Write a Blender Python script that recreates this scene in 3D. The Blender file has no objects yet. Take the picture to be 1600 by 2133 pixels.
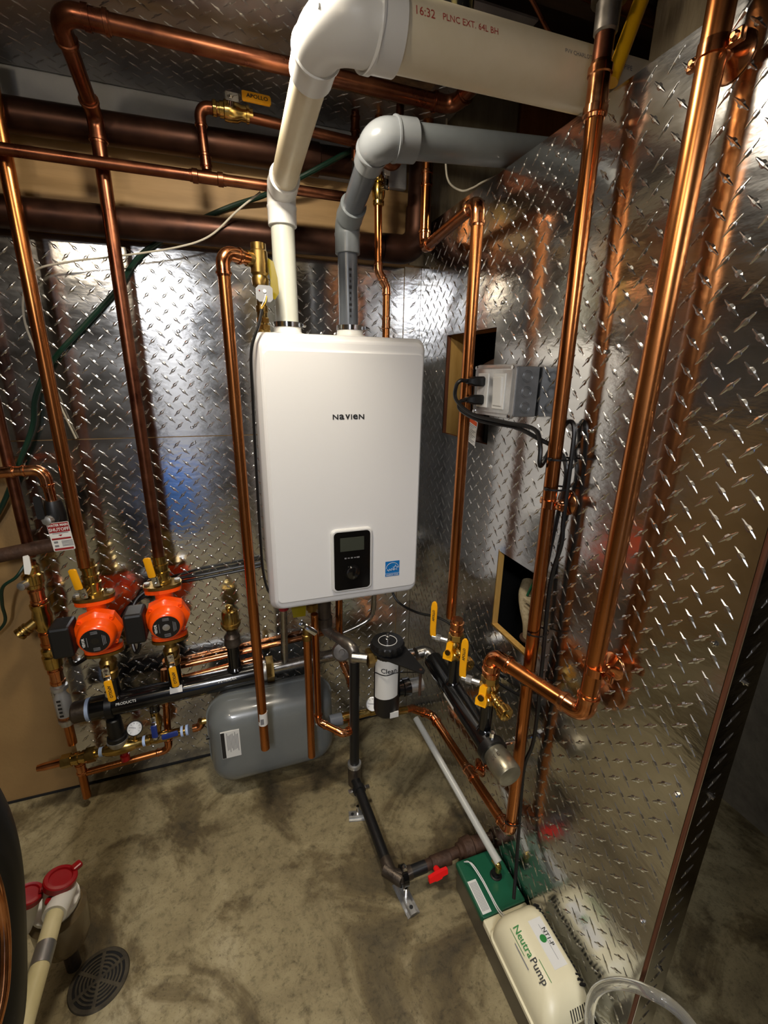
import bpy, bmesh, math, random
from mathutils import Vector, Matrix
random.seed(7)
SC = bpy.context.scene
COL = SC.collection
V = Vector
pi = math.pi

# ------------------------------------------------------------------ camera
cam_data = bpy.data.cameras.new('camera')
cam_data.sensor_fit = 'HORIZONTAL'; cam_data.sensor_width = 36.0
cam_data.lens = 20.778; cam_data.clip_start = 0.02
cam = bpy.data.objects.new('camera', cam_data); COL.objects.link(cam)
YAW, PITCH, ROLL = 0.3368462, 0.2979772, -0.0156587
_f = V((math.sin(YAW)*math.cos(PITCH), math.cos(YAW)*math.cos(PITCH), -math.sin(PITCH)))
_r = V((math.cos(YAW), -math.sin(YAW), 0)); _d = _f.cross(_r)
_r2 = math.cos(ROLL)*_r + math.sin(ROLL)*_d
_d2 = -math.sin(ROLL)*_r + math.cos(ROLL)*_d
_m = Matrix((( _r2.x, -_d2.x, -_f.x, -0.6507), (_r2.y, -_d2.y, -_f.y, -1.5183), (_r2.z, -_d2.z, -_f.z, 1.4272), (0, 0, 0, 1)))
cam.matrix_world = _m
SC.camera = cam
SC.view_settings.view_transform = 'Standard'; SC.view_settings.look = 'None'
SC.view_settings.gamma = 1.0; SC.view_settings.use_curve_mapping = False
SC.view_settings.exposure = -0.1

# ------------------------------------------------------------------ world
w = bpy.data.worlds.new('world'); SC.world = w; w.use_nodes = True
w.node_tree.nodes['Background'].inputs[0].default_value = (0.55, 0.62, 0.75, 1)
w.node_tree.nodes['Background'].inputs[1].default_value = 0.03

# light levels (the lamps and the added fill bulb are built further down, each with its own light)
CEILING_W, SHOP_W, ADDED_FILL_W = 12.0, 40.0, 17.0

# ------------------------------------------------------------------ materials
def lin(h):
    h = h.lstrip('#'); o = []
    for i in (0, 2, 4):
        c = int(h[i:i+2], 16)/255
        o.append(c/12.92 if c <= .04045 else ((c+.055)/1.055)**2.4)
    return (*o, 1)
def mat(name, c1, c2=None, metal=0.0, rough=0.5, scale=8.0, detail=4.0, bump=0.0, bscale=60.0, rvar=0.0, coat=0.0, stretch=None, trans=0.0, emit=None, es=0.0, lo=.35, hi=.65, spec=None, ior=None, alpha=None):
    m = bpy.data.materials.new(name); m.use_nodes = True
    nt = m.node_tree; b = nt.nodes['Principled BSDF']
    b.inputs['Metallic'].default_value = metal; b.inputs['Roughness'].default_value = rough
    b.inputs['Base Color'].default_value = lin(c1) if isinstance(c1, str) else (*c1, 1)
    if coat: b.inputs['Coat Weight'].default_value = coat; b.inputs['Coat Roughness'].default_value = .08
    if trans: b.inputs['Transmission Weight'].default_value = trans
    if spec is not None: b.inputs['Specular IOR Level'].default_value = spec
    if ior: b.inputs['IOR'].default_value = ior
    if emit: b.inputs['Emission Color'].default_value = lin(emit); b.inputs['Emission Strength'].default_value = es
    tc = nt.nodes.new('ShaderNodeTexCoord')
    vec = tc.outputs['Object']
    if stretch:
        mp = nt.nodes.new('ShaderNodeMapping'); mp.inputs['Scale'].default_value = stretch
        nt.links.new(vec, mp.inputs['Vector']); vec = mp.outputs['Vector']
    if c2 or rvar:
        n = nt.nodes.new('ShaderNodeTexNoise'); n.inputs['Scale'].default_value = scale; n.inputs['Detail'].default_value = detail
        n.inputs['Roughness'].default_value = .62
        nt.links.new(vec, n.inputs['Vector'])
        if c2:
            r = nt.nodes.new('ShaderNodeValToRGB')
            r.color_ramp.elements[0].position = lo; r.color_ramp.elements[1].position = hi
            r.color_ramp.elements[0].color = lin(c1); r.color_ramp.elements[1].color = lin(c2)
            nt.links.new(n.outputs['Fac'], r.inputs['Fac']); nt.links.new(r.outputs['Color'], b.inputs['Base Color'])
        if rvar:
            q = nt.nodes.new('ShaderNodeMapRange')
            q.inputs['From Min'].default_value = .3; q.inputs['From Max'].default_value = .7
            q.inputs['To Min'].default_value = max(0.02, rough-rvar); q.inputs['To Max'].default_value = rough+rvar
            nt.links.new(n.outputs['Fac'], q.inputs['Value']); nt.links.new(q.outputs['Result'], b.inputs['Roughness'])
    if bump:
        n2 = nt.nodes.new('ShaderNodeTexNoise'); n2.inputs['Scale'].default_value = bscale; n2.inputs['Detail'].default_value = 3
        nt.links.new(vec, n2.inputs['Vector'])
        bp = nt.nodes.new('ShaderNodeBump'); bp.inputs['Strength'].default_value = bump; bp.inputs['Distance'].default_value = .01
        nt.links.new(n2.outputs['Fac'], bp.inputs['Height']); nt.links.new(bp.outputs['Normal'], b.inputs['Normal'])
    return m
M = {}
M['plate'] = mat('polished_tread_plate', '#c4c4c4', '#dadad9', 1.0, .155, 5, 5, bump=.042, bscale=28, rvar=.05, stretch=(1, 1, 2.4))
M['plate_lug'] = mat('highlight_plate_lugs', '#d0d0cf', '#dededd', 1.0, .24, 20, 3)  # lugs lighter and rougher than the sheet, to whiten their highlights
M['plate_dull'] = mat('dull_tread_plate', '#a2a2a5', '#b8b8bb', 1.0, .45, 6, 5, bump=.12, bscale=20, rvar=.08)
M['copper'] = mat('copper', '#b06a39', '#c5804a', 1.0, .26, 9, 5, rvar=.07, stretch=(1, 1, .25))
M['copper_fit'] = mat('copper_fitting', '#c67c4e', '#d89a6c', 1.0, .19, 30, 3, rvar=.06)
M['copper_old'] = mat('aged_copper', '#6d4030', '#8d5a40', 1.0, .32, 14, 5, rvar=.08)
M['drain_copper'] = mat('brown_drain_copper', '#33211b', '#4a3024', .85, .42, 8, 5, rvar=.1)
M['brass'] = mat('brass', '#b5954f', '#c8aa66', 1.0, .22, 30, 3, rvar=.06)
M['brass_dull'] = mat('dull_brass', '#8a6f3c', '#a3874e', 1.0, .33, 30, 3, rvar=.08)
M['chrome'] = mat('chrome', '#d8d8d8', None, 1.0, .12)
M['steel'] = mat('stainless_steel', '#a9a6a0', '#bdbab5', 1.0, .25, 20, 3, rvar=.06)
M['galv'] = mat('galvanized_steel', '#b2b2b0', '#c6c6c4', .85, .38, 40, 4, rvar=.08)
M['box_steel'] = mat('dull_box_steel', '#76787a', '#86888a', .55, .45, 30, 4)
M['cover_steel'] = mat('bright_cover_steel', '#c2c3c3', '#d2d3d3', .6, .35, 30, 4)
M['board_old'] = mat('grey_old_board', '#8a7d64', '#a89b82', 0, .8, 7, 7, bump=.3, bscale=25, stretch=(3, 3, .5))
M['iron'] = mat('dark_iron', '#4a423b', '#5e554c', .8, .42, 25, 4, rvar=.1, bump=.1, bscale=120)
M['rust_iron'] = mat('rusty_iron', '#3d2a1f', '#5a4030', .35, .6, 18, 5, bump=.2, bscale=90)
M['cap_metal'] = mat('cast_cap', '#8f8a78', '#a39d8a', .85, .36, 20, 3)
M['black'] = mat('black_gloss_paint', '#0b0b0c', None, 0, .16, coat=.4)
M['black_sat'] = mat('black_satin', '#101011', None, 0, .42)
M['rubber'] = mat('black_rubber', '#0c0c0d', None, 0, .38)
M['white'] = mat('white_enamel', '#dddddd', None, 0, .36)
M['white_pl'] = mat('white_plastic', '#e8e7e2', None, 0, .34)
M['frame_pl'] = mat('light_grey_plastic', '#d4d4d2', None, 0, .25)
M['grey_pl'] = mat('light_grey_housing', '#8b8d91', None, 0, .4)
M['pvc'] = mat('white_pvc', '#e0d5bb', '#d6c9aa', 0, .32, 7, 5)
M['pvc_low'] = mat('pale_greenish_pvc', '#cfd1c6', '#c6c8bc', 0, .3, 6, 4)
M['pvc_fit'] = mat('white_pvc_fitting', '#e2e2e0', None, 0, .34)
M['pvc_cream'] = mat('cream_pvc', '#ded3a8', '#cfc393', 0, .35, 10, 4)
M['pvc_grey'] = mat('grey_pvc', '#7a8084', '#6f7579', 0, .3, 8, 4)
M['pvc_grey_fit'] = mat('grey_pvc_fitting', '#878c91', None, 0, .24, coat=.3)
M['pvc_grey_dark'] = mat('dark_grey_pvc', '#61666d', '#565b62', 0, .26, 8, 4)
M['concrete'] = mat('concrete_floor', '#6f6859', '#9b927c', 0, .78, 3.2, 9, bump=.25, bscale=55, lo=.3, hi=.68)
def concrete():
    m = bpy.data.materials.new('concrete_floor'); m.use_nodes = True; nt = m.node_tree; b = nt.nodes['Principled BSDF']
    tc = nt.nodes.new('ShaderNodeTexCoord'); L = nt.links
    def noise(sc, det, dist=0, rough=.6):
        n = nt.nodes.new('ShaderNodeTexNoise'); n.inputs['Scale'].default_value = sc; n.inputs['Detail'].default_value = det
        n.inputs['Distortion'].default_value = dist; n.inputs['Roughness'].default_value = rough; L.new(tc.outputs['Object'], n.inputs['Vector']); return n.outputs['Fac']
    def ramp(f, st):
        r = nt.nodes.new('ShaderNodeValToRGB'); e = r.color_ramp.elements
        while len(e) < len(st): e.new(.5)
        for k, (p, c) in enumerate(st): e[k].position = p; e[k].color = lin(c)
        L.new(f, r.inputs['Fac']); return r.outputs['Color']
    def mix(a, c, f, mode='MULTIPLY'):
        x = nt.nodes.new('ShaderNodeMix'); x.data_type = 'RGBA'; x.blend_type = mode
        if isinstance(f, float): x.inputs['Factor'].default_value = f
        else: L.new(f, x.inputs['Factor'])
        L.new(a, x.inputs['A']); L.new(c, x.inputs['B']); return x.outputs['Result']
    base = ramp(noise(3.1, 10, .8, .66), [(.30, '#65583f'), (.45, '#857857'), (.57, '#958865'), (.74, '#aa9e7d')])
    stain = ramp(noise(2.3, 7, 1.6, .62), [(.33, '#5d5444'), (.44, '#aaa08d'), (.52, '#ffffff')])
    fine = ramp(noise(38, 8, .3, .75), [(.3, '#7d7768'), (.5, '#ffffff'), (.75, '#ffffff')])
    speck = ramp(noise(150, 3), [(.28, '#8f8775'), (.42, '#ffffff')])
    col = mix(mix(mix(base, stain, .85), fine, .75), speck, .6); L.new(col, b.inputs['Base Color'])
    b.inputs['Roughness'].default_value = .7
    bp = nt.nodes.new('ShaderNodeBump'); bp.inputs['Strength'].default_value = .3; bp.inputs['Distance'].default_value = .006
    L.new(noise(45, 6, .2, .7), bp.inputs['Height']); L.new(bp.outputs['Normal'], b.inputs['Normal']); return m
M['concrete'] = concrete()
M['foundation'] = mat('old_foundation', '#5c5548', '#7c7361', 0, .85, 6, 8, bump=.5, bscale=30)
M['basement'] = mat('dark_basement_wall', '#3a3226', '#52483a', 0, .85, 2.5, 6)
M['iron_grey'] = mat('grey_cast_iron', '#77716a', '#8c867e', .85, .36, 25, 4, rvar=.08)
M['tan'] = mat('tan_painted_board', '#86683f', '#947548', 0, .6, 3, 6, bump=.05, bscale=80)
M['plywood'] = mat('tan_plywood', '#9c7c50', '#b39162', 0, .6, 4, 6, stretch=(.5, 1, 6))
M['greyboard'] = mat('grey_painted_board', '#8d9096', '#a3a5a8', 0, .6, 4, 6, bump=.1, bscale=40)
M['wood_red'] = mat('reddish_pine', '#9a5e2c', '#b87a42', 0, .55, 9, 5, stretch=(3, 3, .4))
M['wood_edge'] = mat('plywood_edge', '#57301a', '#713f22', 0, .6, 30, 3, stretch=(8, 1, .3))
M['wood_yellow'] = mat('yellow_pine', '#a8813f', '#bd9653', 0, .6, 10, 4, stretch=(6, 6, .6))
M['wood_old'] = mat('weathered_wood', '#6e6352', '#8a7d68', 0, .8, 7, 7, bump=.4, bscale=25, stretch=(3, 3, .5))
M['wood_dark'] = mat('dark_joist_wood', '#2c2018', '#3e2d20', 0, .8, 7, 6, stretch=(1, 4, 4))
M['osb'] = mat('strand_board', '#3a2c20', '#74593c', 0, .8, 28, 3, stretch=(1, 1.8, 1))
M['dark'] = mat('void_shade_black', '#0b0907', None, 0, .9)  # flat black put in for shade inside gaps, slots, pit and cavity
M['orange'] = mat('orange_paint', '#ff560a', None, 0, .26, coat=.3)
M['yellow'] = mat('yellow_vinyl', '#f0a80c', None, 0, .38)
M['yellow_gas'] = mat('yellow_jacket', '#d5a20b', '#bf8d08', 0, .42, 10, 3)
M['yellow_tag'] = mat('yellow_tag', '#857506', None, 0, .3, trans=.25)
M['red'] = mat('red_plastic', '#960d15', None, 0, .3)
M['red_bright'] = mat('bright_red_handle', '#f01818', None, 0, .35)
M['red_print'] = mat('red_print', '#8c1c1f', None, 0, .5)
M['blue'] = mat('blue_vinyl', '#1b2f73', None, 0, .35)
M['blue_tape'] = mat('pale_blue_tape', '#a9bfe6', None, 0, .5)
M['blue_label'] = mat('blue_label', '#0b6db5', None, 0, .35)
M['paper'] = mat('white_paper', '#d9d8d3', None, 0, .5)
M['ink'] = mat('dark_ink', '#1a1a1c', None, 0, .5)
M['ink_grey'] = mat('grey_ink', '#77777a', None, 0, .5)
M['ink_blue'] = mat('blue_ink', '#20388f', None, 0, .5)
M['ink_red'] = mat('red_ink', '#b1443c', None, 0, .5)
M['ink_green'] = mat('green_ink', '#1f7a33', None, 0, .5)
M['orange_print'] = mat('orange_print', '#d4511c', None, 0, .5)
M['green_hose'] = mat('dark_green_hose', '#0c2c20', None, 0, .35)
M['green_lid'] = mat('dark_green_plastic', '#12543a', None, 0, .36)
M['cream'] = mat('cream_plastic', '#ddd5b4', None, 0, .38)
M['smoke'] = mat('smoky_plastic', '#4d473a', '#5d5646', 0, .3, 6, 3)
M['tank'] = mat('grey_hammered_enamel', '#6c706f', None, 0, .3, bump=.05, bscale=400, coat=.5)
M['screen'] = mat('lcd_screen', '#3d4038', None, 0, .15)
M['tape'] = mat('silver_tape', '#9b9b9b', None, .8, .4)
M['bowl'] = mat('tan_translucent', '#7d6c4f', None, 0, .2, trans=.35)
M['milky'] = mat('milky_tube', '#c3c4bd', None, 0, .3, trans=.15)
M['clear'] = mat('clear_vinyl', '#f2f2ee', None, 0, .06, trans=.92, ior=1.4)
M['glass'] = mat('clear_glass', '#ffffff', None, 0, .02, trans=1.0, ior=1.45)
M['white_wire'] = mat('white_wire', '#b9b3a4', None, 0, .5)
M['wire_yellow'] = mat('yellow_wire', '#e0a52c', None, 0, .4)
M['scale'] = mat('limescaled_iron', '#8d8266', '#a89c80', 0, .7, 30, 5, bump=.3, bscale=120)
M['mottled'] = mat('mottled_black_yellow', '#14161a', '#b9ad72', 0, .5, 60, 5, lo=.48, hi=.62, stretch=(1, 1, .35))
M['grate'] = mat('dirty_iron_grate', '#332d22', '#4c4434', .3, .7, 30, 4)
M['blue_bin'] = mat('blue_bin', '#3f92ff', None, 0, .4)
M['bulb'] = mat('lit_bulb', '#ffffff', None, 0, .3, emit='#ffe2b8', es=25)
M['tube_lit'] = mat('lit_tube', '#ffffff', None, 0, .3, emit='#e4efff', es=16)

# ------------------------------------------------------------------ mesh builder
def frame(ax):
    ax = V(ax).normalized()
    h = V((0, 0, 1)) if abs(ax.z) < .9 else V((1, 0, 0))
    u = h.cross(ax).normalized(); return u, ax.cross(u)
WL = {}
class MB:
    def __init__(s): s.v = []; s.f = []; s.sm = []
    def add(s, vs, fs, smooth=True):
        o = len(s.v); s.v += [V(p) for p in vs]
        for f in fs: s.f.append([o+i for i in f]); s.sm.append(smooth)
        return s
    def rings(s, rings, closed_caps=True, smooth=True):
        n = len(rings[0]); vs = [p for r in rings for p in r]; fs = []
        for i in range(len(rings)-1):
            for j in range(n):
                a = i*n+j; b = i*n+(j+1) % n
                fs.append([a, b, b+n, a+n])
        if closed_caps:
            fs.append(list(range(n))[::-1]); fs.append([len(vs)-n+j for j in range(n)])
        return s.add(vs, fs, smooth)
    def tube(s, path, r, seg=14, caps=True):
        P = [V(p) for p in path]; n = len(P)
        rs = r if isinstance(r, (list, tuple)) else [r]*n
        T = []
        for i in range(n):
            a = P[max(0, i-1)]; b = P[min(n-1, i+1)]; t = b-a
            T.append(t.normalized() if t.length > 1e-9 else (T[-1] if T else V((0, 0, 1))))
        u, v = frame(T[0]); R = []
        for i in range(n):
            u = (u-T[i]*u.dot(T[i])).normalized(); v = T[i].cross(u)
            R.append([P[i]+(u*math.cos(2*pi*k/seg)+v*math.sin(2*pi*k/seg))*rs[i] for k in range(seg)])
        return s.rings(R, caps)
    def lathe(s, o, ax, prof, seg=18, smooth=True, rot=0):
        o = V(o); ax = V(ax).normalized(); u, v = frame(ax); R = []
        for t, r in prof:
            R.append([o+ax*t+(u*math.cos(2*pi*k/seg+rot)+v*math.sin(2*pi*k/seg+rot))*max(r, 1e-5) for k in range(seg)])
        return s.rings(R, True, smooth)
    def cyl(s, a, b, r, seg=16): return s.tube([a, b], r, seg)
    def box(s, c, sz, bev=0.0, rot=None):
        c = V(c); h = V(sz)/2; b = min(bev, min(h)*.99)
        if b <= 0:
            vs = [V((x, y, z)) for z in (-h.z, h.z) for y in (-h.y, h.y) for x in (-h.x, h.x)]
            fs = [[0, 2, 3, 1], [4, 5, 7, 6], [0, 1, 5, 4], [2, 6, 7, 3], [0, 4, 6, 2], [1, 3, 7, 5]]
        else:
            bm = bmesh.new(); bmesh.ops.create_cube(bm, size=1)
            for q in bm.verts: q.co = V((q.co.x*sz[0], q.co.y*sz[1], q.co.z*sz[2]))
            bmesh.ops.bevel(bm, geom=bm.edges[:], offset=b, segments=2, affect='EDGES', profile=.5)
            bm.verts.index_update(); vs = [q.co.copy() for q in bm.verts]; fs = [[q.index for q in f.verts] for f in bm.faces]; bm.free()
        if rot is not None: vs = [rot @ p for p in vs]
        return s.add([c+p for p in vs], fs, False)
    def prism(s, pts, o, u, v, d, smooth=False):
        o = V(o); u = V(u); v = V(v); nrm = u.cross(v).normalized()
        a = [o+u*x+v*y for x, y in pts]; b = [p+nrm*d for p in a]; n = len(a)
        s.rings([a, b], True, smooth); return s
    def sphere(s, c, r, seg=14, sc=(1, 1, 1)):
        prof = [(-r*math.cos(pi*i/8), r*math.sin(pi*i/8)) for i in range(9)]
        k = len(s.v); s.lathe(c, (0, 0, 1), prof, seg)
        for i in range(k, len(s.v)):
            d = s.v[i]-V(c); s.v[i] = V(c)+V((d.x*sc[0], d.y*sc[1], d.z*sc[2]))
        return s
    def build(s, name, m, parent=None, loc=None, ang=32, fix=True):
        me = bpy.data.meshes.new(name)
        L = V(WL[parent.name]) if parent else (V(loc) if loc is not None else V((0, 0, 0)))
        me.from_pydata([tuple(p-L) for p in s.v], [], s.f)
        me.polygons.foreach_set('use_smooth', s.sm); me.update()
        if fix:
            bm = bmesh.new(); bm.from_mesh(me); bmesh.ops.recalc_face_normals(bm, faces=bm.faces[:]); bm.to_mesh(me); bm.free()
        if any(s.sm): me.set_sharp_from_angle(angle=math.radians(ang))
        me.materials.append(M[m] if isinstance(m, str) else m)
        o = bpy.data.objects.new(name, me); COL.objects.link(o)
        if parent: o.parent = parent
        else: o.location = L
        WL[o.name] = L
        return o
def fixn(o):
    bm = bmesh.new(); bm.from_mesh(o.data); bmesh.ops.recalc_face_normals(bm, faces=bm.faces[:]); bm.to_mesh(o.data); bm.free(); return o
def tag(o, label=None, cat=None, group=None, kind=None):
    if label: o['label'] = label
    if cat: o['category'] = cat
    if group: o['group'] = group
    if kind: o['kind'] = kind
    return o
def thing(name, label, cat, loc, group=None):
    o = bpy.data.objects.new(name, None); COL.objects.link(o); o.location = loc; o.empty_display_size = .02
    WL[o.name] = V(loc); return tag(o, label, cat, group)
def spline(pts, n=8):
    P = [V(p) for p in pts]; P = [P[0]*2-P[1]]+P+[P[-1]*2-P[-2]]; out = []
    for i in range(1, len(P)-2):
        for k in range(n):
            t = k/n; a, b, c, d = P[i-1], P[i], P[i+1], P[i+2]
            out.append(.5*((2*b)+(c-a)*t+(2*a-5*b+4*c-d)*t*t+(3*b-a-3*c+d)*t**3))
    out.append(P[-2]); return out
def rrect(x0, x1, y0, y1, r, n=5):
    o = []
    for cx, cy, a in ((x1-r, y1-r, 0), (x0+r, y1-r, pi/2), (x0+r, y0+r, pi), (x1-r, y0+r, 1.5*pi)):
        for k in range(n+1):
            t = a+pi/2*k/n; o.append((cx+r*math.cos(t), cy+r*math.sin(t)))
    return o
def text(name, s, size, o, u, v, m, parent, align='CENTER', cyl=None, ext=.0004, bold=0, sx=1.0):
    """flat printed lettering as mesh; cyl=(radius) wraps it round an axis along u"""
    cu = bpy.data.curves.new('txt', 'FONT'); cu.body = s; cu.size = size; cu.align_x = align; cu.align_y = 'CENTER'
    cu.resolution_u = 2; cu.offset = bold
    t = bpy.data.objects.new('txt', cu); COL.objects.link(t)
    dg = bpy.context.evaluated_depsgraph_get(); me = t.evaluated_get(dg).to_mesh()
    vs = [p.co.copy() for p in me.vertices]; fs = [list(p.vertices) for p in me.polygons]
    t.evaluated_get(dg).to_mesh_clear(); bpy.data.objects.remove(t); bpy.data.curves.remove(cu)
    o = V(o); u = V(u).normalized(); v = V(v).normalized(); n = u.cross(v); b = MB(); out = []
    for p in vs:
        if cyl: a = p.y/cyl; out.append(o+u*p.x*sx+v*math.sin(a)*(cyl+ext)+n*((cyl+ext)*math.cos(a)-cyl))
        else: out.append(o+u*p.x*sx+v*p.y+n*ext)
    b.add(out, fs, False)
    return b.build(name, m, parent)

def glyph(ch, wd, ht, o, u, v, m, parent, ext=.0004):
    b = text('letter', ch, .03, o, u, v, m, parent, 'LEFT', bold=.0007); L = V(WL[b.name]); o = V(o)
    xs = [(q.co+L-o).dot(u) for q in b.data.vertices]; ys = [(q.co+L-o).dot(v) for q in b.data.vertices]
    for q, a, c in zip(b.data.vertices, xs, ys):
        q.co = o+u*((a-min(xs))/(max(xs)-min(xs))*wd)+v*((c-min(ys))/(max(ys)-min(ys))*ht)+u.cross(v)*ext-L
    return b
# ---- piping
def elbow_mb(a, p, c, r, R, hub, style='press', seg=16, mul=1.0):
    a, p, c = V(a), V(p), V(c); d1 = (p-a).normalized(); d2 = (c-p).normalized()
    th = d1.angle(d2); t = R*math.tan(th/2); A = p-d1*t; B = p+d2*t
    n = max(4, int(th/.17)); path = []; rad = []
    def end(base, d, rev):
        if style == 'press': pr = [(1, 1.08), (.84, 1.11), (.82, 1.28), (.62, 1.28), (.58, 1.12), (0.15, 1.12)]
        elif style == 'sweat': pr = [(1, 1.1), (.5, 1.12), (.1, 1.12)]
        else: pr = [(1, 1.17), (.98, 1.2), (.2, 1.2), (.12, 1.24), (.02, 1.24)]
        L = [(base+d*hub*s, r*q*mul) for s, q in pr]
        return L if not rev else L[::-1]
    for q, rr in end(A, -d1, False): path.append(q); rad.append(rr)
    axis = d1.cross(d2).normalized(); cen = A+(d2-d1*d1.dot(d2)).normalized()*R
    body = 1.12 if style != 'pvc' else 1.19
    for k in range(n+1):
        q = Matrix.Rotation(th*k/n, 3, axis) @ (A-cen)+cen; path.append(q); rad.append(r*body*mul)
    for q, rr in end(B, d2, True): path.append(q); rad.append(rr)
    return MB().tube(path, rad, seg), t
def coupling_mb(p, d, r, ln, style='press', seg=16):
    p = V(p); d = V(d).normalized()
    if style == 'press': pr = [(-.5, 1.07), (-.43, 1.1), (-.42, 1.27), (-.28, 1.27), (-.26, 1.12), (.26, 1.12), (.28, 1.27), (.42, 1.27), (.43, 1.1), (.5, 1.07)]
    else: pr = [(-.5, 1.1), (-.49, 1.15), (.49, 1.15), (.5, 1.1)]
    return MB().lathe(p, d, [(t*ln, r*q) for t, q in pr], seg)
def run(name, label, cat, pts, r, m='copper', fit='copper_fit', group=None, R=None, hub=None, style='press', couplings=(), trim=True, root=None):
    """one pipe run: a part per straight length and per elbow"""
    pts = [V(p) for p in pts]; R = R or r*2.0; hub = hub or r*1.7
    t = root or thing(name, label, cat, pts[-1] if pts[-1].z < pts[0].z else pts[0], group)
    n = len(pts)
    for i in range(n-1):
        a, b = pts[i], pts[i+1]; d = (b-a).normalized(); ln = (b-a).length
        ta = tb = 0
        if i > 0: ta = R*math.tan((pts[i]-pts[i-1]).angle(pts[i+1]-pts[i])/2)
        if i < n-2: tb = R*math.tan((b-a).angle(pts[i+2]-b)/2)
        if ln-ta-tb > .002: MB().cyl(a+d*ta, b-d*tb, r).build('pipe', m, t)
    for i in range(1, n-1):
        e, _ = elbow_mb(pts[i-1], pts[i], pts[i+1], r, R, hub, style); e.build('elbow', fit, t)
    for i, f, ln in couplings:
        a, b = pts[i], pts[i+1]; coupling_mb(a.lerp(b, f), b-a, r, ln, style).build('coupling', fit, t)
    return t
def cable(name, label, cat, pts, r, m, group=None, seg=8, n=8, parent=None):
    o = MB().tube(spline(pts, n), r, seg).build(name, m, parent, None if parent else pts[0])
    return o if parent else tag(o, label, cat, group)
def hexa(mb, o, ax, t0, t1, r): return mb.lathe(o, ax, [(t0, r*.92), (t0+.001, r), (t1-.001, r), (t1, r*.92)], 6, False)

# ------------------------------------------------------------------ tread plate
def lug(mb, o, u, v, n, ang, ln=.0335, h=.0016):
    a = math.radians(ang); d = u*math.cos(a)+v*math.sin(a); e = -u*math.sin(a)+v*math.cos(a)
    T = ((-.42, .0011, .5), (-.17, .0018, .8), (-.08, .0034, 1), (.08, .0034, 1), (.17, .0018, .8), (.42, .0011, .5))
    vs = [o-d*ln*.5]
    for t, w, k in T:
        c = o+d*ln*t; vs += [c-e*w*1.25, c-e*w*.35+n*h*k, c+e*w*.35+n*h*k, c+e*w*1.25]
    vs.append(o+d*ln*.5); fs = []
    for i in range(3): fs.append([0, 1+i+1, 1+i])
    for k in range(5):
        b = 1+4*k
        for i in range(3): fs.append([b+i, b+i+1, b+i+5, b+i+4])
    b = 21
    for i in range(3): fs.append([b+i, b+i+1, 25])
    mb.add(vs, fs, False)
def lugs(name, o, u, v, W, H, holes, parent, m='plate_lug', pu=.045, pv=.0405, off=(0, 0)):
    o = V(o); u = V(u); v = V(v); n = u.cross(v); mb = MB()
    for j in range(int(H/pv)+2):
        for i in range(int(W/pu)+2):
            for k in (0, 1):
                x = (i+.5*k)*pu+off[0]; y = (j+.5*k)*pv+off[1]
                if x < .013 or x > W-.013 or y < .013 or y > H-.013: continue
                if any(a-.014 < x < b+.014 and c-.014 < y < d+.014 for a, b, c, d in holes): continue
                lug(mb, o+u*x+v*y, u, v, n, 45 if k else -45)
    t = mb.build(name, m, parent, fix=False); t["kind"] = 'stuff'; return t
def holed(mb, o, u, v, W, H, d, holes):
    xs = sorted({0, W, *[h[0] for h in holes], *[h[1] for h in holes]}); ys = sorted({0, H, *[h[2] for h in holes], *[h[3] for h in holes]})
    o = V(o); u = V(u); v = V(v); n = u.cross(v)
    for i in range(len(xs)-1):
        for j in range(len(ys)-1):
            cx = (xs[i]+xs[i+1])/2; cy = (ys[j]+ys[j+1])/2
            if any(h[0] < cx < h[1] and h[2] < cy < h[3] for h in holes): continue
            mb.prism([(xs[i], ys[j]), (xs[i+1], ys[j]), (xs[i+1], ys[j+1]), (xs[i], ys[j+1])], o, u, v, d)
    return mb
def screw(p, n, parent, name='screw'):
    MB().lathe(p, n, [(0, .0055), (.0012, .0055), (.0014, .0038), (.005, .0036), (.0055, .003)], 8).build(name, 'chrome', parent)
X, Y, Z = V((1, 0, 0)), V((0, 1, 0)), V((0, 0, 1))
# ================================================================== SETTING
fl = MB().box((-.75, -1.9, -.04), (3.7, 4.3, .08)).build('floor', 'concrete'); fl['kind'] = 'structure'
wb = MB(); wb.box((-.75, .03, 1.175), (3.7, .06, 2.35)); wb = wb.build('wall_back', 'tan'); wb['kind'] = 'structure'
o = MB().box((-2.63, -1.9, 1.175), (.06, 4.3, 2.35)).build('wall_left', 'basement'); o['kind'] = 'structure'
o = MB().box((.56, -1.66, 1.175), (1.36, .08, 2.35)).build('added_wall_block', 'basement'); o['kind'] = 'structure'  # unseen partition added to keep lamp light off the right side
o = MB().box((-.75, -4.08, 1.175), (3.7, .06, 2.35)).build('wall_front', 'basement'); o['kind'] = 'structure'
o = MB().box((1.0, -1.9, 1.175), (.18, 4.3, 2.35)).build('wall_foundation', 'foundation'); o['kind'] = 'structure'
ce = MB().box((-.75, -1.9, 2.38), (3.7, 4.3, .06)).build('ceiling', 'wood_dark'); ce['kind'] = 'structure'
for i, y in enumerate((-.55, -.95, -1.35, -1.75, -2.15, -2.55, -2.95, -3.35, -3.75)):
    MB().box((-.75, y-.02, 2.24), (3.6, .04, .22)).build('joist', 'wood_dark', ce)
# diamond sheet on the ceiling
cs = MB().box((-.79, -.295, 2.1), (1.56, .53, .004)).build('diamond_sheet', 'plate_dull', ce)
lugs('raised_diamonds', (-1.57, -.03, 2.098), X, -Y, 1.56, .53, [], cs, 'plate_dull', off=(.02, .015))
MB().box((-.235, -.29, 2.094), (.23, .14, .008)).build('strand_board', 'osb', ce)
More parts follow.
